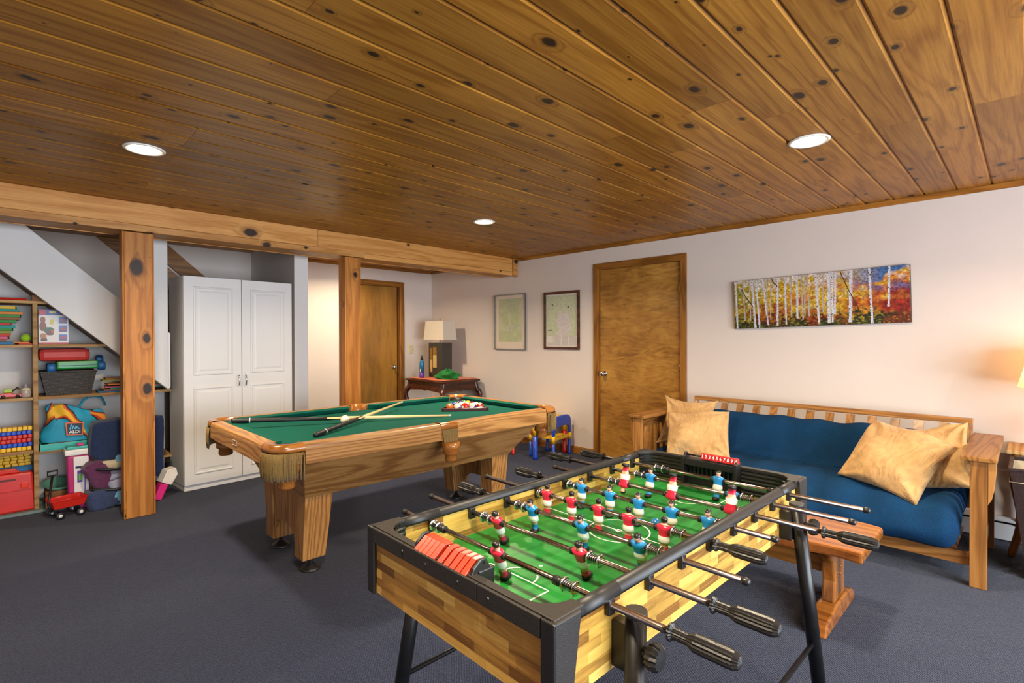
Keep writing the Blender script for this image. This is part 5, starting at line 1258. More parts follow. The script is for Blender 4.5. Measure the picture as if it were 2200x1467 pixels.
def heap(name, mat, lab, cat, c, rx, ry, rz_, seed, nf=9, amp=0.16, flat=0.0):
    r = random.Random(seed); fr = [(r.uniform(0, 6.3), r.uniform(1.5, 6), r.uniform(1.5, 6), r.uniform(0.2, 1)) for _ in range(nf)]
    def f(u, v):
        a = 2*PI*u; b = PI*v; s = 0
        for p, m1, m2, am in fr: s += am*math.sin(round(m1)*a+p)*math.sin(m2*b+p)
        k = 1+amp*s/math.sqrt(nf)
        x, y, z_ = math.sin(b)*math.cos(a), math.sin(b)*math.sin(a), -math.cos(b)
        z_ = max(z_*k, -0.55)
        return (rx*x*k, ry*y*k, rz_*(z_+0.55))
    m_ = MB(); m_.grid(f, 40, 20, cu=True); o = m_.build(name, mat, None, c); tag(o, lab, cat); return o
heap('crumpled_bag', 'green_bag', 'crumpled dark green bag on the orange cloth of the corner table', 'bag', (4.16, 5.44, zt), 0.13, 0.17, 0.075, 4, 14, 0.42)
# ================================================================ toddler table and chairs
def toddler_chair(loc, rz, lab, leg_back, leg_front, seat_m, back_m):
    t = thing('toddler_chair', lab, 'chair', loc, rz, 'plastic toddler chairs')
    # local: back along x at y = 0, seat towards +y
    w2, d = 0.175, 0.29
    m_ = MB()
    m_.cbox(-w2+0.03, w2-0.03, 0.0, d, 0.205, 0.228, 0.008); m_.build('seat', seat_m, t)
    for x in (-w2, w2):
        for y, lm in ((0.0, leg_back), (d, leg_front)):
            m_ = MB(); m_.lathe([(0.020, 0.001), (0.022, 0.012), (0.020, 0.03), (0.0175, 0.04), (0.0175, 0.185)], (x, y, 0), 'Z', 14); m_.build('leg', lm, t)
            m_ = MB(); m_.lathe([(0.0205, 0.17), (0.0205, 0.245)], (x, y, 0), 'Z', 14); m_.build('corner_sleeve', seat_m, t)
    for y in (0.0, d):
        m_ = MB(); m_.cbox(-w2+0.018, w2-0.018, y-0.010, y+0.010, 0.195, 0.232, 0.004); m_.build('seat_bar', seat_m, t)
    n = 12; o_, i_ = [], []
    for k in range(n+1):
        a = PI*k/n; o_.append((-(w2+0.018)*math.copysign(abs(math.cos(a))**0.45, math.cos(a)), 0.31+0.145*math.sin(a)**0.6)); i_.append((-(w2-0.022)*math.copysign(abs(math.cos(a))**0.5, math.cos(a)), 0.285+0.055*math.sin(a)**0.7))
    pol = [(-w2-0.018, 0.246)]+o_+[(w2+0.018, 0.246), (w2-0.018, 0.246)]+i_[::-1]+[(-w2+0.018, 0.246)]
    m_ = MB(); m_.prism(pol, 1, -0.014, 0.014); m_.build('backrest', back_m, t, bevel=0.006)
    return t
toddler_chair((4.325, 3.615, 0), math.radians(10), 'blue and yellow plastic toddler chair with its back to the room', 'blue_plastic', 'blue_plastic', 'yellow_plastic', 'blue_plastic')
toddler_chair((3.70, 4.18, 0), math.radians(-80), 'red plastic toddler chair hidden behind the far end of the pool table', 'red_plastic', 'red_plastic', 'yellow_plastic', 'red_plastic')
KT = thing('toddler_table', 'low white and yellow plastic toddler table on thick blue legs beside the wall', 'table', (4.275, 3.985, 0))
m_ = MB(); m_.cbox(-0.275, 0.275, -0.285, 0.285, 0.385, 0.415, 0.01); m_.build('table_top', 'white_plastic', KT)
m_ = MB(); m_.cbox(-0.225, 0.235, -0.26, 0.26, 0.416, 0.428, 0.004); m_.build('play_plate', 'yellow_plastic', KT)
for x, y in ((-0.245, -0.25), (0.245, -0.25), (-0.245, 0.25), (0.245, 0.25)):
    m_ = MB(); m_.lathe([(0.027, 0.001), (0.031, 0.014), (0.028, 0.04), (0.025, 0.05), (0.026, 0.27)], (x, y, 0), 'Z', 16); m_.build('leg', 'blue_plastic' if x < 0 else 'red_plastic', KT)
    m_ = MB(); m_.lathe([(0.031, 0.255), (0.033, 0.384)], (x, y, 0), 'Z', 16); m_.build('leg_socket', 'yellow_plastic', KT)
# ================================================================ pictures on the wall
RW_ = -PI/2      # a print facing -y turned to face -x
def frame(y0, y1, z0, z1, wd, dp, mat, lab, img, pm, tilt=0.0, name='framed_map', glass_=True):
    cy, cz = (y0+y1)/2, (z0+z1)/2; w_, h_ = abs(y1-y0), z1-z0
    t = thing(name, lab, 'picture', (XW-0.001, cy, cz), 0, None, rot=(0, 0, RW_))
    hx, hz = w_/2, h_/2
    for nm, a, b, c, d in (('l', -hx, -hx+wd, -hz, hz), ('r', hx-wd, hx, -hz, hz), ('t', -hx+wd, hx-wd, hz-wd, hz), ('b', -hx+wd, hx-wd, -hz, -hz+wd)):
        m_ = MB(); m_.box(a, b, -dp, -0.002, c, d); m_.build('frame_bar', mat, t, bevel=0.003)
    m_ = MB(); m_.box(-hx+wd*0.5, hx-wd*0.5, -0.006, -0.002, -hz+wd*0.5, hz-wd*0.5); m_.build('backing', 'ink_white', t)
    picture('print', img, w_-2*wd, h_-2*wd, pm, t, (0, -0.0075, 0), (0, 0, 0))
    if glass_:
        m_ = MB(); m_.box(-hx+wd*0.6, hx-wd*0.6, -dp+0.004, -dp+0.006, -hz+wd*0.6, hz-wd*0.6); m_.build('glass_pane', 'glass', t)
    return t
def map_a():
    ny, nx = 120, 84; im = np.zeros((ny, nx, 3)); im[:] = lin('#d8c4ae')
    n = vnoise(nx, ny, 14, 20, 1)*0.5+vnoise(nx, ny, 40, 56, 2)*0.5
    g = lin('#a9b078')[None, None]*(0.86+0.28*n[..., None]); g2 = lin('#c2c196')
    m_ = (vnoise(nx, ny, 6, 8, 3) > 0.62)[..., None]; g = np.where(m_, g*0.5+g2*0.5, g)
    rv = np.abs(vnoise(nx, ny, 5, 7, 9)-0.5) < 0.012; g = np.where(rv[..., None], lin('#8a9aa0'), g)
    im[7:105, 9:75] = g[7:105, 9:75]
    im[108:114, 12:70] = im[108:114, 12:70]*(0.82+0.3*rng.random((6, 58, 1)))
    return np.clip(im, 0, 1)
def map_b():
    ny, nx = 122, 80; im = np.zeros((ny, nx, 3)); im[:] = lin('#cfc6ba')
    n = vnoise(nx, ny, 30, 45, 4); g = lin('#b4ba92')[None, None]*(0.85+0.3*n[..., None])
    Y_, X_ = np.mgrid[0:ny, 0:nx]; u, v = X_/nx, Y_/ny
    town = (((u-0.55)/0.26)**2+((v-0.58)/0.30)**2+0.9*(vnoise(nx, ny, 9, 12, 5)-0.5) < 0.7)
    im[3:96] = g[3:96]; t_ = lin('#c3b8b4')[None, None]*(0.8+0.4*vnoise(nx, ny, 50, 70, 6)[..., None])
    im[3:96] = np.where(town[..., None], t_, im)[3:96]
    im[96:119, 4:76] = lin('#bdb3ac')*(0.8+0.3*rng.random((23, 72, 1)))
    for x in (20, 38, 56): im[98:118, x:x+2] = lin('#d4cabf')
    im[96:112, 4:18] = lin('#d0c8bc')
    for cx, cy in ((16, 24), (56, 30)): im[cy-2:cy+3, cx-1:cx+3] = lin('#4a4636')
    im[82:85, 5:17] = lin('#54504a')
    return np.clip(im, 0, 1)
frame(4.960, 4.398, 1.150, 1.857, 0.014, 0.026, 'silver', 'thin silver-framed green topographic map hanging near the far corner', map_a(), 'print')
frame(4.092, 3.560, 1.168, 1.840, 0.030, 0.022, 'mahogany', 'dark brown-framed town map hanging beside the birch door', map_b(), 'print')
def birch():
    nx, ny = 400, 136; Y_, X_ = np.mgrid[0:ny, 0:nx]; u, v = X_/nx, Y_/ny
    n1 = vnoise(nx, ny, 40, 16, 21); n2 = vnoise(nx, ny, 110, 48, 22); n3 = vnoise(nx, ny, 16, 7, 23); n4 = vnoise(nx, ny, 160, 30, 24)
    def mix(a, b, t): return a*(1-t[..., None])+b*t[..., None]
    def fill(c): return lin(c)[None, None]*np.ones((ny, nx, 1))
    n5 = vnoise(nx, ny, 26, 11, 41); n6 = vnoise(nx, ny, 60, 26, 42); n7 = vnoise(nx, ny, 12, 6, 43)
    im = mix(fill('#c9a02c'), fill('#7f7c22'), np.clip((0.26-u)*3.4+(n5-0.5)*1.6, 0, 1))
    im = mix(im, fill('#e2d2a4'), np.clip((n6-0.58)*5, 0, 1)*np.clip(1.1-v*1.3, 0, 1))
    im = mix(im, fill('#d07a18'), np.clip((u-0.44)*2.4+(n5-0.55)*2.6, 0, 1)*0.85)
    im = mix(im, fill('#a83016'), np.clip((u-0.58)*1.6+(n7-0.5)*3.2, 0, 1)*np.clip(v*3-0.35, 0, 1))
    im = mix(im, fill('#861c16'), np.clip((u-0.82)*6+(n5-0.5)*1.6, 0, 1)*np.clip(v*4-0.6, 0, 1))
    im = mix(im, fill('#d8ccbc'), np.clip((0.16-v)*7+(n5-0.5)*3, 0, 1)*0.8)
    im = mix(im, fill('#41699e'), np.clip((u-0.62)*4, 0, 1)*np.clip((0.34-v)*5+(n7-0.55)*5, 0, 1))
    im = mix(im, fill('#6a5a86'), np.clip((u-0.60)*4, 0, 1)*np.clip(1-np.abs(v-0.33)*8, 0, 1)*np.clip((n5-0.45)*4, 0, 1))
    im = mix(im, fill('#8a2014'), np.clip((n5-0.54)*7, 0, 1)*np.clip(1-np.abs(v-0.62)*5.5, 0, 1))
    fl = np.clip((v-0.70)*6+(n6-0.5)*1.8, 0, 1)
    flc = mix(fill('#3c4a1c'), fill('#2a2210'), np.clip(n6*1.5-0.3, 0, 1)); flc = mix(flc, fill('#7a2214'), np.clip((n7-0.5)*5+(u-0.7)*1.5, 0, 1)*0.65)
    flc = mix(flc, fill('#8a7a28'), np.clip((n2-0.66)*5, 0, 1)*0.7)
    im = mix(im, flc, fl)
    im *= (0.42+0.85*n2)[..., None]*(0.75+0.5*n4)[..., None]
    tr = [(0.122, 0.140, 7, 1.0, .02), (0.150, 0.168, 5, 1.0, 0), (0.29, 0.283, 6, 0.98, 0), (0.195, 0.225, 5, 0.96, 0), (0.335, 0.338, 5, 0.95, 0), (0.41, 0.405, 6, 0.85, 0), (0.517, 0.533, 6, 0.97, 0), (0.592, 0.588, 9, 0.97, 0),
          (0.612, 0.607, 5, 0.95, 0), (0.630, 0.618, 5, 0.8, 0), (0.712, 0.702, 9, 0.97, 0), (0.805, 0.815, 6, 1.0, 0), (0.905, 0.893, 5, 0.72, 0), (0.47, 0.478, 4, 0.82, 0), (0.245, 0.24, 3, 0.85, 0), (0.37, 0.372, 3, 0.8, 0), (0.06, 0.075, 3, 0.85, 0), (0.01, 0.018, 5, 1.0, 0), (0.455, 0.45, 3, .8, 0), (0.56, 0.555, 3, .75, 0), (0.105, 0.11, 3, 0.85, 0), (0.22, 0.218, 3, .8, 0), (0.435, 0.44, 4, .88, 0)]
    r = np.random.default_rng(5)
    for x0, x1, wd, bot, _ in tr:
        wd = wd*0.72
        base = lin('#cfcdd2') if wd > 3.2 else lin('#b4a89c'); blu = lin('#7a94b4')
        for y in range(int(bot*ny)):
            c = (x0+(x1-x0)*y/ny)*nx
            for x in range(int(c-wd/2), int(c+wd/2)+1):
                if 0 <= x < nx:
                    t = (x-c)/wd+0.5; k = base*(1-0.55*max(0, t-0.45))+blu*0.16*max(0, t-0.4)
                    if r.random() < 0.12: k = k*0.25
                    im[y, x] = k
            if r.random() < 0.10 and wd > 2.5:
                a = int(c-wd/2); im[y, max(a, 0):max(a, 0)+int(wd*0.6)] = lin('#28282e')
    def branch(p0, p1, w_):
        n = 90
        for i in range(n):
            t = i/n; x = int((p0[0]+(p1[0]-p0[0])*t)*nx); y = int((p0[1]+(p1[1]-p0[1])*t+0.02*math.sin(5*t))*ny)
            if 0 <= x < nx and 0 <= y < ny: im[y:y+w_, x:x+w_] = lin('#3a3026')
    branch((0.05, 0.18), (0.125, 0.58), 2); branch((0.25, 0.0), (0.285, 0.2), 2); branch((0.655, 0.02), (0.76, 0.85), 2); branch((0.795, 0.0), (0.81, 0.16), 1); branch((0.825, 0.0), (0.812, 0.14), 1)
    return np.clip(im, 0, 1)
PA = thing('canvas_painting', 'wide unframed canvas of white birch trunks in autumn colours above the sofa', 'painting', (XW-0.001, 1.2185, 1.6025), 0, None, rot=(Matrix.Rotation(RW_, 3, 'Z') @ Matrix.Rotation(math.radians(-1.45), 3, 'Y')).to_euler())
m_ = MB(); m_.box(-0.617, 0.617, -0.030, -0.002, -0.207, 0.207); m_.build('stretched_canvas', plain('canvas_edge', '#3a3428', 0.6), PA, bevel=0.004)
picture('painted_face', birch(), 1.23, 0.41, 'print_gloss', PA, (0, -0.0306, 0), (0, 0, 0))
# ================================================================ toy shelves under the stairs
SH = thing('toy_shelves', 'rough wooden shelves filled with toys under the sloping stair wall', 'shelves', (0, 0, 0))
SYF, SYB = 5.25, 5.615
def shelf(x0, x1, z, h=0.022, f=0.0):
    m_ = MB(); m_.box(x0, x1, SYF+f, SYB, z-h, z); m_.build('shelf_board', 'shelf_wood', SH, bevel=0.002)
def upright(x, z0, z1):
    m_ = MB(); m_.box(x, x+0.028, SYF-0.006, SYB-0.02, z0, z1); m_.build('upright', 'shelf_wood', SH, bevel=0.002)
shelf(-1.5, 0.24, 1.590)
shelf(-1.5, 0.1345, 1.262); shelf(0.1655, 0.600, 1.262)
shelf(-1.5, 0.1345, 0.866); shelf(0.1655, 1.015, 0.866)
shelf(-1.5, 0.1345, 0.468); shelf(0.1655, 0.62, 0.455); shelf(0.70, 1.015, 0.30)
m_ = MB(); m_.box(-1.5, 0.20, SYF-0.03, SYB, 0.002, 0.022); m_.build('base_board', plain('grey_board', '#6c7a74', 0.6), SH)
upright(0.136, 0.023, 1.567)
upright(-0.95, 0.023, 2.2)
# ---- thin foam and paper boards piled on the left
def slab(name, x0, x1, y0, y1, z0, z1, mat, lab, cat, group=None, rz=0.0, bev=0.002):
    cx, cy = (x0+x1)/2, (y0+y1)/2
    m_ = MB(); m_.box(x0-cx, x1-cx, y0-cy, y1-cy, 0, z1-z0); o = m_.build(name, mat, None, (cx, cy, z0), (0, 0, rz), bev); tag(o, lab, cat, group); return o
pal = {'yellow': '#d8b23a', 'teal': '#1f8f86', 'orange': '#d2813c', 'green': '#3a8a44', 'red': '#b83c30', 'pink': '#c8607a', 'blue': '#2f6f9f', 'brown': '#8a5a34', 'lilac': '#8a78a8', 'olive': '#8a8a3a'}
for c_, h_ in pal.items(): M['board_'+c_] = plain('board_'+c_, h_, 0.7)
z = 1.2625
seq = [('blue', 0.030), ('brown', -0.01), ('pink', 0.008), ('red', 0.016), ('olive', 0.020), ('green', 0.030), ('teal', 0.040), ('red', 0.022), ('green', 0.050), ('brown', 0.066), ('green', 0.074), ('orange', 0.084), ('teal', 0.066), ('yellow', 0.050)]
nth = ['lowest', 'second from the bottom', 'third from the bottom', 'fourth from the bottom', 'fifth from the bottom', 'sixth from the bottom', 'seventh from the bottom', 'seventh from the top', 'sixth from the top', 'fifth from the top', 'fourth from the top', 'third from the top', 'second from the top', 'topmost']
for k, (c_, xe) in enumerate(seq):
    t_ = 0.0195
    slab('foam_board', xe-0.30, xe, 5.29+0.006*(k % 3), 5.50+0.006*(k % 3), z, z+t_, 'board_'+c_, 'thin %s board, %s of the pile on the upper left shelf' % (c_, nth[k]), 'board', 'coloured boards piled on the upper shelf', 0.05*math.sin(k*2.3)); z += t_+0.0008
slab('flat_book', 0.050, 0.130, 5.27, 5.44, 1.2625, 1.272, 'board_red', 'thin red booklet lying under the tennis ball', 'book', None, 0.12)
slab('flat_book', 0.046, 0.128, 5.275, 5.43, 1.2725, 1.282, 'board_orange', 'thin orange booklet just beneath the tennis ball', 'book', None, -0.15)
m_ = MB(); m_.sphere((0, 0, 0), 0.030, 18, 12); tag(m_.build('tennis_ball', fabric('tennis_felt', '#7fae1c', '#a2cc2c', 0.95, 300, 0.3), None, (0.100, 5.33, 1.3122)), 'bright green tennis ball on the upper toy shelf', 'ball')
m_ = MB(); m_.tube([(-0.5, 5.33, 1.606), (0.105, 5.30, 1.600)], 0.009, 10); rs = m_.build('toy_rod', 'red_plastic'); tag(rs, 'dark red rod lying on the topmost shelf under the stairs', 'rod')
slab('dark_block', 0.135, 0.215, 5.28, 5.38, 1.5905, 1.635, 'board_brown', 'small brown block beside the red rod on the topmost shelf', 'block')
# ---- toy box with printed front
def toybox():
    nx, ny = 66, 74; im = np.zeros((ny, nx, 3)); im[:] = lin('#d8d0c4')
    im[0:12] = lin('#2a3f8c'); im[1:11, 2:16] = lin('#b8261c'); im[2:10, 20:42] = lin('#2f58a8'); im[4:8, 24:38] = lin('#e0c43a')
    im[0:14, 0:2] = lin('#7a2018'); im[70:74] = lin('#b02a1c')
    Y_, X_ = np.mgrid[0:ny, 0:nx]
    def blob(cx, cy, rx, ry, c): 
        im[((X_-cx)/rx)**2+((Y_-cy)/ry)**2 < 1] = lin(c)
    blob(9, 22, 6, 7, '#8a4a22'); blob(9, 36, 8, 10, '#7a3a1c'); blob(28, 26, 5, 6, '#c2b43c'); blob(22, 44, 12, 7, '#2f5a2c'); blob(24, 50, 9, 5, '#6a2a1a'); blob(10, 56, 7, 6, '#a8682c'); blob(11, 64, 8, 4, '#5a2418'); blob(30, 46, 4, 4, '#b04a2c')
    for y0 in (16, 34, 53):
        im[y0:y0+14, 44:63] = lin('#3a6ab0'); im[y0+4:y0+11, 48:60] = lin('#a83a2c'); im[y0+9:y0+13, 46:61] = lin('#5a4a6a')
    return np.clip(im*(0.9+0.2*rng.random((ny, nx, 1))), 0, 1)
TB = thing('toy_box', 'cardboard toy box with printed pictures on the upper shelf', 'box', (0.258, 5.33, 1.2622))
m_ = MB(); m_.box(-0.087, 0.087, 0.0, 0.075, 0.0, 0.27); m_.build('carton', 'board_lilac', TB)
picture('printed_front', toybox(), 0.174, 0.27, 'print', TB, (0, -0.0008, 0.135), (0, 0, 0))
# ---- wicker basket, wheeled toy, red case
BK = thing('wicker_basket', 'dark brown woven basket on the middle shelf', 'basket', (0.345, 5.42, 0.8665))
m_ = MB(); b_ = [(-0.135, -0.10), (0.135, -0.10), (0.135, 0.10), (-0.135, 0.10)]; t_ = [(-0.168, -0.125), (0.168, -0.125), (0.168, 0.125), (-0.168, 0.125)]
for k in range(4): m_._add([b_[k]+(0.001,), b_[(k+1) % 4]+(0.001,), t_[(k+1) % 4]+(0.178,), t_[k]+(0.178,)], [(0, 1, 2, 3)])
m_._add([q+(0.001,) for q in b_], [(3, 2, 1, 0)]); o = m_.build('woven_body', 'wicker', BK, fix=False); sd = o.modifiers.new('wall', 'SOLIDIFY'); sd.thickness = 0.008
m_ = MB(); m_.tube([(-0.168, -0.125, 0.18), (0.168, -0.125, 0.18), (0.168, 0.125, 0.18), (-0.168, 0.125, 0.18)], 0.008, 8, closed=True, sm=False); m_.build('rim', 'wicker', BK)
WT = thing('wheeled_toy', 'green toy truck chassis with blue wheels lying across the wicker basket', 'toy', (0.395, 5.36, 1.066))
m_ = MB(); m_.cbox(-0.125, 0.130, -0.06, 0.10, 0.0, 0.062, 0.012); m_.build('chassis', 'green_plastic', WT)
m_ = MB(); m_.box(-0.118, 0.122, -0.0615, -0.06, 0.026, 0.030); m_.build('groove', 'ink_black', WT)
for x, y, z_ in ((-0.155, -0.05, 0.012), (0.150, -0.05, 0.020), (-0.155, 0.085, 0.012), (0.150, 0.085, 0.065)):
    m_ = MB(); m_.lathe([(0.0001, -0.024), (0.03, -0.024), (0.036, -0.016), (0.036, 0.016), (0.03, 0.024), (0.0001, 0.024)], (x, y, z_), 'X', 18); m_.build('wheel', plain('wheel_blue', '#1f5f9a', 0.45), WT)
m_ = MB(); m_.cbox(-0.155, 0.150, -0.055, 0.10, 0, 0.098, 0.03); tag(m_.build('red_case', plain('tomato_case', '#b82a1c', 0.5, bmp=0.2, bscale=90), None, (0.325, 5.38, 1.130), (0, 0.0, 0)), 'rounded red plastic case on top of the green wheeled toy', 'case')
# ---- flat books on the middle shelf, right end
bk = [('blue', 0.52, 0.80, 0.012), ('brown', 0.55, 0.90, 0.012), ('teal', 0.60, 1.00, 0.010), ('pink', 0.57, 0.97, 0.012), ('green', 0.66, 1.00, 0.010), ('orange', 0.58, 0.92, 0.010), ('olive', 0.70, 0.93, 0.012)]
z = 0.8665; places = ['lowest', 'second from the bottom', 'third from the bottom', 'middle', 'third from the top', 'second from the top', 'topmost']
for k, (c_, a, b, h_) in enumerate(bk):
    slab('flat_book', a, b, 5.285, 5.46, z, z+h_, 'board_'+c_, 'thin %s book, %s of the loose pile right of the wicker basket' % (c_, places[k]), 'book', 'thin books on the middle shelf', 0.06*math.sin(k*1.7)); z += h_+0.0005
for k, (a, b, z_, c_) in enumerate(((0.55, 0.72, 0.962, 'olive'), (0.57, 0.74, 0.982, 'brown'))):
    slab('flat_book', a, b, 5.33, 5.44, 0.9525+k*0.0165, 0.9675+k*0.0165, 'board_'+c_, 'small %s booklet on top of the loose pile beside the post' % c_, 'book', 'thin books on the middle shelf')
# ---- toy car with figure, jar
CA = thing('toy_car', 'little red toy car carrying a lime green digger on the middle left shelf', 'toy car', (0.012, 5.31, 0.8665))
m_ = MB(); m_.prism([(-0.06, 0.008), (0.062, 0.008), (0.064, 0.022), (0.05, 0.028), (0.02, 0.03), (0.006, 0.04), (-0.03, 0.04), (-0.06, 0.03)], 1, -0.026, 0.026); m_.build('car_body', 'red_plastic', CA, bevel=0.004)
for x in (-0.036, 0.040):
    for y in (-0.027, 0.027):
        m_ = MB(); m_.lathe([(0.0001, y-0.004), (0.0115, y-0.004), (0.0125, y), (0.0115, y+0.004), (0.0001, y+0.004)], (x, 0, 0.0127), 'Y', 14); m_.build('wheel', 'ink_black', CA)
m_ = MB(); m_.cbox(-0.035, 0.012, -0.018, 0.018, 0.040, 0.068, 0.006); m_.build('digger_cab', plain('lime', '#9ab82c', 0.4), CA)
m_ = MB(); m_.tube(smooth_path([(0.010, 0, 0.050), (0.030, 0, 0.064), (0.040, 0, 0.074), (0.046, 0, 0.060)], 4), 0.006, 8); m_.build('digger_arm', 'ink_black', CA)
JR = thing('glass_jar', 'small cloudy jar with a pointed stopper beside the toy car', 'jar', (0.098, 5.31, 0.8665))
m_ = MB(); m_.lathe([(0.026, 0), (0.030, 0.004), (0.031, 0.045), (0.028, 0.056)], (0, 0, 0), 'Z', 20); m_.build('jar_body', plain('cloudy', '#b0a094', 0.25), JR)
m_ = MB(); m_.lathe([(0.0285, 0.056), (0.026, 0.064), (0.018, 0.070)], (0, 0, 0), 'Z', 20); m_.build('jar_collar', plain('cream', '#d8cf9a', 0.4), JR)
m_ = MB(); m_.lathe([(0.018, 0.070), (0.012, 0.078), (0.009, 0.094), (0.0001, 0.108)], (0, 0, 0), 'Z', 16); m_.build('stopper', plain('frost', '#8f8494', 0.3), JR)
# ---- stacked toy blocks (rows of plain cubes with rounded edges)
bmesh_ = {}
def blk(col, sx, sy, sz):
    if (col, sx) not in bmesh_:
        m_ = MB(); m_.cbox(-sx/2, sx/2, -sy/2, sy/2, 0, sz, 0.006); me = m_.mesh('toy_block'); me.materials.append(M[col+'_plastic']); bmesh_[col, sx] = me
    return bmesh_[col, sx]
rows = ['yellow', 'blue', 'red', 'red', 'blue', 'yellow']; rn = ['bottom', 'second', 'third', 'fourth', 'fifth', 'top']
ords = ['rightmost', 'second from the right', 'third from the right', 'fourth from the right', 'fifth from the right', 'sixth from the right', 'seventh from the right']
z = 0.4685
for r_, col in enumerate(rows):
    for k in range(7):
        x = 0.112-0.0275*k+(0.006 if r_ % 2 else 0)
        o = obj('toy_block', blk(col, 0.0265, 0.09, 0.0295), 'red_plastic', None, (x, 5.335+0.004*math.sin(k*3+r_), z)); tag(o, '%s toy block, %s in the %s row of the striped stack' % (col, ords[k], rn[r_]), 'toy block', 'striped stack of toy blocks')
    z += 0.0300
# ---- red carry case on the floor board and the yellow blocks behind it
RC = thing('carry_case', 'large red plastic carry case standing on the floor at the bottom left', 'case', (-0.035, 5.31, 0.0222))
m_ = MB(); m_.hexa([(-0.185, -0.05, 0), (0.185, -0.05, 0), (0.185, 0.06, 0), (-0.185, 0.06, 0)], [(-0.165, -0.04, 0.285), (0.165, -0.04, 0.285), (0.165, 0.05, 0.285), (-0.165, 0.05, 0.285)]); m_.build('case_body', 'red_plastic', RC, bevel=0.014)
pol = [(-0.10, 0.286), (-0.07, 0.318), (0.07, 0.318), (0.10, 0.286)]
m_ = MB(); m_.prism(pol, 1, -0.02, 0.02); hd = m_.build('handle', 'red_plastic', RC, bevel=0.006)
m_ = MB(); m_.box(-0.085, 0.075, -0.0455, -0.043, 0.236, 0.250); m_.build('handle_slot', plain('slot_dark', '#5a2018', 0.5), RC)
m_ = MB(); m_.box(-0.172, 0.172, -0.0505, -0.046, 0.158, 0.164); m_.build('seam_ridge', 'red_plastic', RC)
for x in (-0.12, 0.12):
    m_ = MB(); m_.cbox(x-0.02, x+0.02, -0.058, -0.044, 0.175, 0.215, 0.004); m_.build('latch', 'bright_red', RC)
z = 0.3405
for r_ in range(4):
    for k in range(5):
        o = obj('toy_block', blk('yellow', 0.036, 0.09, 0.0225), 'yellow_plastic', None, (0.108-0.0375*k-(0.006 if r_ % 2 else 0), 5.43, z-0.0), (0, 0, 0.04*math.sin(k+r_)))
        tag(o, 'yellow toy block, %s in the %s row behind the red carry case' % (ords[k], ['bottom', 'second', 'third', 'top'][r_]), 'toy block', 'yellow blocks behind the red case')
    z += 0.0228
slab('block_tray', -0.16, 0.132, 5.385, 5.48, 0.0222, 0.340, 'board_blue', 'blue tub holding yellow blocks behind the red carry case', 'tub')
# ---- teal tray with the shopping bag
TR = thing('teal_tray', 'teal plastic tray at the front of the lower shelf', 'tray', (0.375, 5.40, 0.4555))
m_ = MB(); m_.box(-0.205, 0.225, -0.17, 0.17, 0.0, 0.008); m_.build('tray_floor', 'teal_plastic', TR)
for a, b, c, d in ((-0.205, 0.225, -0.17, -0.162), (-0.205, 0.225, 0.162, 0.17), (-0.205, -0.197, -0.162, 0.162), (0.217, 0.225, -0.162, 0.162)):
    m_ = MB(); m_.box(a, b, c, d, 0.008, 0.05); m_.build('tray_side', 'teal_plastic', TR, bevel=0.002)
for k in range(3): slab('flat_book', 0.20+0.01*k, 0.33+0.01*k, 5.262, 5.37, 0.4640+0.0125*k, 0.4760+0.0125*k, 'board_'+('brown', 'orange', 'brown')[k], '%s thin book in the teal tray' % ('lowest brown', 'middle orange', 'topmost brown')[k], 'book', 'books in the teal tray', 0.05*k)
BG = thing('shopping_bag', 'turquoise reusable shopping bag with orange flame print slumped on the lower shelf', 'bag', (0.385, 5.375, 0.502))
def bag(u, v):
    a = 2*u-1; top = 0.27-0.055*abs(a)**2+0.035*math.sin(6*u+0.6)+(0.03 if a < -0.72 else 0)
    x = a*(0.205-0.035*v)+0.012*math.sin(7*v+3*a); z_ = v*top
    y = -0.085*(1-a*a)**0.5*(1-0.45*v)-0.012*math.sin(9*a+5*v)*v
    return (x, y, z_)
nb = 60
def bagimg():
    ny, nx = 60, 84; im = np.zeros((ny, nx, 3)); im[:] = lin('#1f96b4'); Y_, X_ = np.mgrid[0:ny, 0:nx]; u, v = X_/nx, 1-Y_/ny
    n = vnoise(nx, ny, 5, 4, 31); n2 = vnoise(nx, ny, 7, 5, 32)
    t = np.abs(v-(0.52+0.34*np.sin(5.2*u+0.4))+0.3*(n-0.5))
    for lim, c in ((0.24, '#0c2430'), (0.20, '#8a1c14'), (0.155, '#d8641a'), (0.09, '#e8b42c')): im[(t < lim) & (u < 0.62)] = lin(c)
    t2 = np.abs(v-(1.75-1.05*u)+0.2*(n2-0.5))
    for lim, c in ((0.16, '#0c2430'), (0.12, '#c83c14'), (0.06, '#e8942c')): im[(t2 < lim) & (u > 0.72)] = lin(c)
    im *= (0.8+0.35*n2)[..., None]; return np.clip(im, 0, 1)
picture('bag_front', bagimg(), 1, 1, 'print_cloth', BG, (0, 0, 0), (0, 0, 0), place=lambda u, v: bag(u, v))
picture('bag_back', bagimg()[:, ::-1]*0.9, 1, 1, 'print_cloth', BG, (0, 0, 0), (0, 0, 0), place=lambda u, v: (lambda q: (q[0], -q[1]*0.8+0.002, q[2]))(bag(1-u, v)))
m_ = MB(); m_.tube(smooth_path([(0.02, -0.02, 0.255), (0.05, -0.03, 0.31), (0.10, -0.02, 0.335), (0.16, 0.0, 0.32), (0.19, 0.01, 0.25)], 5), 0.011, 6, sx=0.4); m_.build('bag_handle', plain('bag_cyan', '#1f96b4', 0.6), BG)
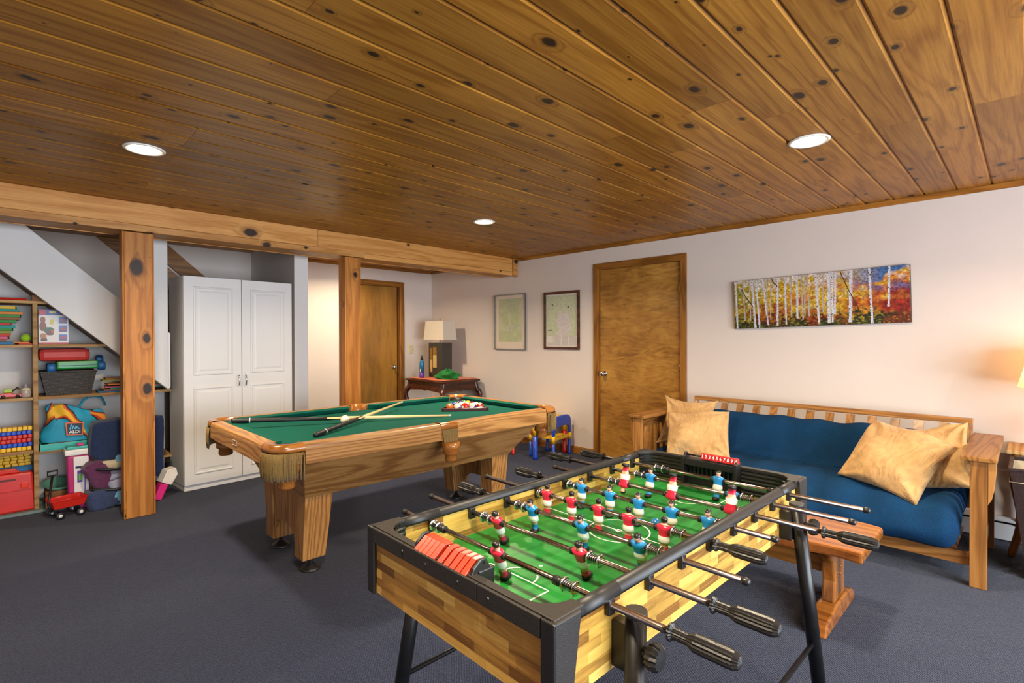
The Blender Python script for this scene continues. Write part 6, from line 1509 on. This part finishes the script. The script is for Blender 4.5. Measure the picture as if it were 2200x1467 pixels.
# printed logo patch
lg = MB(); lg.prism([(0.0, 0.03), (0.098, 0.022), (0.108, 0.122), (-0.006, 0.130)], 1, -0.103, -0.0985); pt = lg.build('logo_patch', plain('logo_orange', '#d8641a', 0.5), BG, (-0.062, 0, 0.02))
lg = MB(); lg.prism([(0.008, 0.037), (0.091, 0.030), (0.098, 0.115), (0.003, 0.122)], 1, -0.104, -0.1025); lg.build('logo_field', plain('logo_navy', '#0c1a30', 0.5), pt)
for k in range(4):
    lg = MB(); a = 0.024+0.0135*k; top = 0.112-0.009*k; lg.prism([(a-0.006, 0.074), (a+0.001, 0.074), (a+0.010, top), (a+0.003, top)], 1, -0.1048, -0.1038); lg.build('logo_stripe', plain('logo_cyan', '#5ab0d8', 0.5), pt)
lg = MB(); lg.prism([(0.052, 0.074), (0.085, 0.072), (0.060, 0.098)], 1, -0.1048, -0.1038); lg.build('logo_stripe', plain('logo_cyan2', '#5ab0d8', 0.5), pt)
text_mesh('logo_text', 'ALDI', 0.032, 'ink_white', pt, (0.050, -0.1048, 0.052), (PI/2, 0.03, 0), squeeze=1.0)
# ---- white and magenta toy, wagon
VT = thing('toy_appliance', 'white and magenta plastic toy stand behind the red wagon', 'toy', (0.385, 5.16, 0.0))
m_ = MB(); m_.hexa([(-0.060, -0.04, 0.002), (0.060, -0.04, 0.002), (0.060, 0.05, 0.002), (-0.060, 0.05, 0.002)], [(-0.072, -0.05, 0.415), (0.072, -0.05, 0.415), (0.072, 0.06, 0.415), (-0.072, 0.06, 0.415)]); m_.build('tower', 'magenta_plastic', VT, bevel=0.01)
m_ = MB(); m_.cbox(-0.084, 0.084, -0.062, 0.07, 0.416, 0.462, 0.012); m_.build('rim_tray', 'white_plastic', VT)
m_ = MB(); m_.box(-0.07, 0.075, -0.05, 0.055, 0.463, 0.482); m_.build('lid', 'teal_plastic', VT, bevel=0.004)
m_ = MB(); m_.cbox(-0.01, 0.03, -0.03, 0.0, 0.483, 0.500, 0.004); m_.build('knob', 'hotpink', VT)
m_ = MB(); m_.hexa([(-0.028, -0.056, 0.06), (0.058, -0.056, 0.06), (0.058, -0.046, 0.06), (-0.028, -0.046, 0.06)], [(-0.034, -0.064, 0.405), (0.058, -0.064, 0.405), (0.058, -0.050, 0.405), (-0.034, -0.050, 0.405)]); pn = m_.build('front_panel', 'white_plastic', VT, bevel=0.004)
m_ = MB(); m_.hexa([(-0.012, -0.0632, 0.21), (0.018, -0.0632, 0.21), (0.018, -0.060, 0.21), (-0.012, -0.060, 0.21)], [(-0.012, -0.0652, 0.30), (0.018, -0.0652, 0.30), (0.018, -0.062, 0.30), (-0.012, -0.062, 0.30)]); m_.build('sticker', 'purple', pn)
m_ = MB(); m_.hexa([(-0.004, -0.0642, 0.225), (0.014, -0.0642, 0.225), (0.014, -0.062, 0.225), (-0.004, -0.062, 0.225)], [(-0.004, -0.0662, 0.275), (0.014, -0.0662, 0.275), (0.014, -0.063, 0.275), (-0.004, -0.063, 0.275)]); m_.build('sticker', plain('lime2', '#5aa82c', 0.4), pn)
m_ = MB(); m_.hexa([(0.030, -0.0632, 0.14), (0.036, -0.0632, 0.14), (0.036, -0.058, 0.14), (0.030, -0.058, 0.14)], [(0.030, -0.0662, 0.34), (0.036, -0.0662, 0.34), (0.036, -0.062, 0.34), (0.030, -0.062, 0.34)]); m_.build('sticker', 'purple', pn)
m_ = MB(); m_.cbox(-0.022, 0.012, -0.0675, -0.062, 0.318, 0.334, 0.001); m_.build('sticker', 'slate_cloth', pn)
WG = thing('toy_wagon', 'small red metal toy wagon with black handle on the carpet', 'wagon', (0.305, 4.99, 0.0), math.radians(14))
def tray(s0, s1, z0, z1, m_): 
    b_ = [(-s0, -s0*0.62), (s0, -s0*0.62), (s0, s0*0.62), (-s0, s0*0.62)]; t_ = [(-s1, -s1*0.62), (s1, -s1*0.62), (s1, s1*0.62), (-s1, s1*0.62)]
    for k in range(4): m_._add([b_[k]+(z0,), b_[(k+1) % 4]+(z0,), t_[(k+1) % 4]+(z1,), t_[k]+(z1,)], [(0, 1, 2, 3)])
    m_._add([q+(z0,) for q in b_], [(0, 3, 2, 1)])
m_ = MB(); tray(0.086, 0.104, 0.075, 0.135, m_); o = m_.build('wagon_tray', 'red_plastic', WG, fix=False, bevel=0.006); sd = o.modifiers.new('wall', 'SOLIDIFY'); sd.thickness = 0.004
m_ = MB(); m_.tube([(-0.104, -0.0645, 0.136), (0.104, -0.0645, 0.136), (0.104, 0.0645, 0.136), (-0.104, 0.0645, 0.136)], 0.005, 8, closed=True); m_.build('tray_rim', 'red_plastic', WG)
for x in (-0.06, 0.06):
    m_ = MB(); m_.tube([(x, -0.07, 0.028), (x, 0.07, 0.028)], 0.0035, 8); m_.box(x-0.008, x+0.008, -0.03, 0.03, 0.03, 0.074); m_.build('axle', 'silver', WG)
    for y in (-0.073, 0.073):
        m_ = MB(); m_.lathe([(0.008, y-0.007), (0.024, y-0.007), (0.027, y-0.004), (0.027, y+0.004), (0.024, y+0.007), (0.008, y+0.007)], (x, 0, 0.0275), 'Y', 18); wl = m_.build('wheel', 'ink_black', WG)
        m_ = MB(); m_.lathe([(0.0001, y-0.008), (0.012, y-0.008), (0.014, y+0.008), (0.0001, y+0.008)], (x, 0, 0.0275), 'Y', 14); m_.build('hub_cap', 'white_plastic', wl)
m_ = MB(); m_.tube([(-0.085, 0, 0.05), (-0.10, 0.02, 0.10), (-0.045, 0.12, 0.29)], 0.008, 10); hn = m_.build('pull_handle', 'ink_black', WG)
m_ = MB(); q = [(-0.075, 0.115, 0.29), (-0.015, 0.125, 0.29), (-0.013, 0.13, 0.322), (-0.073, 0.12, 0.322)]; m_.tube(q, 0.0065, 8, closed=True, sm=False); m_.build('handle_grip', 'ink_black', hn)
# round shallow bowl leaning behind the wagon
m_ = MB(); m_.lathe([(0.02, 0.0), (0.07, 0.01), (0.10, 0.045), (0.104, 0.046), (0.072, 0.004), (0.02, -0.003)], (0, 0, 0), 'Z', 28); tag(m_.build('shallow_bowl', plain('sea_green', '#5a8a78', 0.4), None, (0.285, 5.42, 0.125), (0.25, 0, 0)), 'shallow sea-green bowl behind the red wagon', 'bowl')
slab('storage_box', 0.20, 0.37, 5.31, 5.52, 0.0005, 0.12, 'board_brown', 'low brown box under the sea-green bowl', 'box')
# ---- pile of textiles behind the post
def cushion_block(name, mat, lab, cat, c, sx, sy, sz, rot, seed, group=None):
    r = random.Random(seed); fr = [(r.uniform(0, 6.3), r.uniform(2, 7), r.uniform(2, 7), r.uniform(0.3, 1)) for _ in range(6)]
    def f(u, v):
        a = 2*PI*u; b = PI*v; k = 0.32
        cx = math.copysign(abs(math.sin(b))**k, 1)*math.copysign(abs(math.cos(a))**k, math.cos(a)); cy = abs(math.sin(b))**k*math.copysign(abs(math.sin(a))**k, math.sin(a)); cz = -math.copysign(abs(math.cos(b))**k, math.cos(b))
        w_ = sum(am*math.sin(p+m1*cx*2+m2*cz*2) for p, m1, m2, am in fr)*0.035
        return (sx*cx*(1+w_), sy*cy*(1+w_), sz*cz*(1+w_*0.6))
    m_ = MB(); m_.grid(f, 36, 18, cu=True); o = m_.build(name, mat, None, c, rot); tag(o, lab, cat, group); return o
gp = 'textiles piled behind the post'
cushion_block('navy_backpack', 'navy_cloth', 'navy blue fabric backpack on top of the textile pile behind the post', 'backpack', (0.605, 5.10, 0.515), 0.155, 0.095, 0.155, (0.05, 0.0, 0.03), 1)
cushion_block('folded_cloth', 'navy_cloth', 'dark navy coat hanging down right of the post by the wardrobe', 'cloth', (0.855, 5.10, 0.42), 0.070, 0.06, 0.25, (0, 0.02, 0), 2, gp)
cushion_block('folded_cloth', 'plum_cloth', 'plum striped cloth bundle at the left of the textile pile', 'cloth', (0.495, 5.05, 0.255), 0.072, 0.07, 0.115, (0.1, -0.42, 0), 3, gp)
cushion_block('folded_cloth', 'beige_cloth', 'beige folded cloth just below the navy backpack', 'cloth', (0.595, 5.08, 0.325), 0.110, 0.09, 0.036, (0, 0.05, 0), 4, gp)
cushion_block('folded_cloth', 'blue_cloth', 'light blue folded cloth beside the post below the backpack', 'cloth', (0.64, 5.02, 0.345), 0.048, 0.03, 0.048, (0, 0.1, 0), 5, gp)
cushion_block('folded_cloth', 'grey_cloth', 'lilac grey folded cloth, upper of two beside the post', 'cloth', (0.625, 5.04, 0.255), 0.085, 0.06, 0.034, (0, -0.22, 0), 6, gp)
cushion_block('folded_cloth', 'grey_cloth', 'lilac grey folded cloth, lower of two beside the post', 'cloth', (0.628, 5.03, 0.185), 0.080, 0.07, 0.034, (0, -0.22, 0), 7, gp)
cushion_block('folded_cloth', 'slate_cloth', 'slate blue cloth bundle on the carpet at the bottom of the pile', 'cloth', (0.515, 5.03, 0.080), 0.100, 0.08, 0.078, (0, -0.12, 0.1), 8, gp)
cushion_block('folded_cloth', 'blue_cloth', 'pale blue cloth lying low beside the post on the carpet', 'cloth', (0.645, 5.03, 0.080), 0.075, 0.07, 0.075, (0, 0.3, 0), 9, gp)
for z_, d in ((0.305, 'upper'), (0.148, 'lower')):
    m_ = MB(); m_.tube(smooth_path([(0.445, 5.0, z_+0.012), (0.52, 4.968, z_), (0.62, 4.96, z_-0.008), (0.72, 4.985, z_)], 5), 0.011, 8); tag(m_.build('cargo_strap', 'ink_black'), '%s black strap across the textile pile behind the post' % d, 'strap')
# ---- white and pink foam shapes by the wardrobe
m_ = MB(); m_.prism([(-0.055, -0.03), (0.015, -0.062), (0.06, 0.02), (0.045, 0.075), (-0.02, 0.062)], 1, -0.05, 0.05); tag(m_.build('foam_wedge', 'white_plastic', None, (0.93, 4.995, 0.165), (0, 0.05, 0.2), 0.004), 'white foam wedge leaning by the wardrobe above a pink block', 'foam block')
m_ = MB(); m_.box(-0.028, 0.028, -0.04, 0.04, -0.062, 0.062); tag(m_.build('foam_block', 'hotpink', None, (0.872, 4.965, 0.066), (0, 0.42, 0.1), 0.004), 'bright pink foam block on the carpet between post and wardrobe', 'foam block')
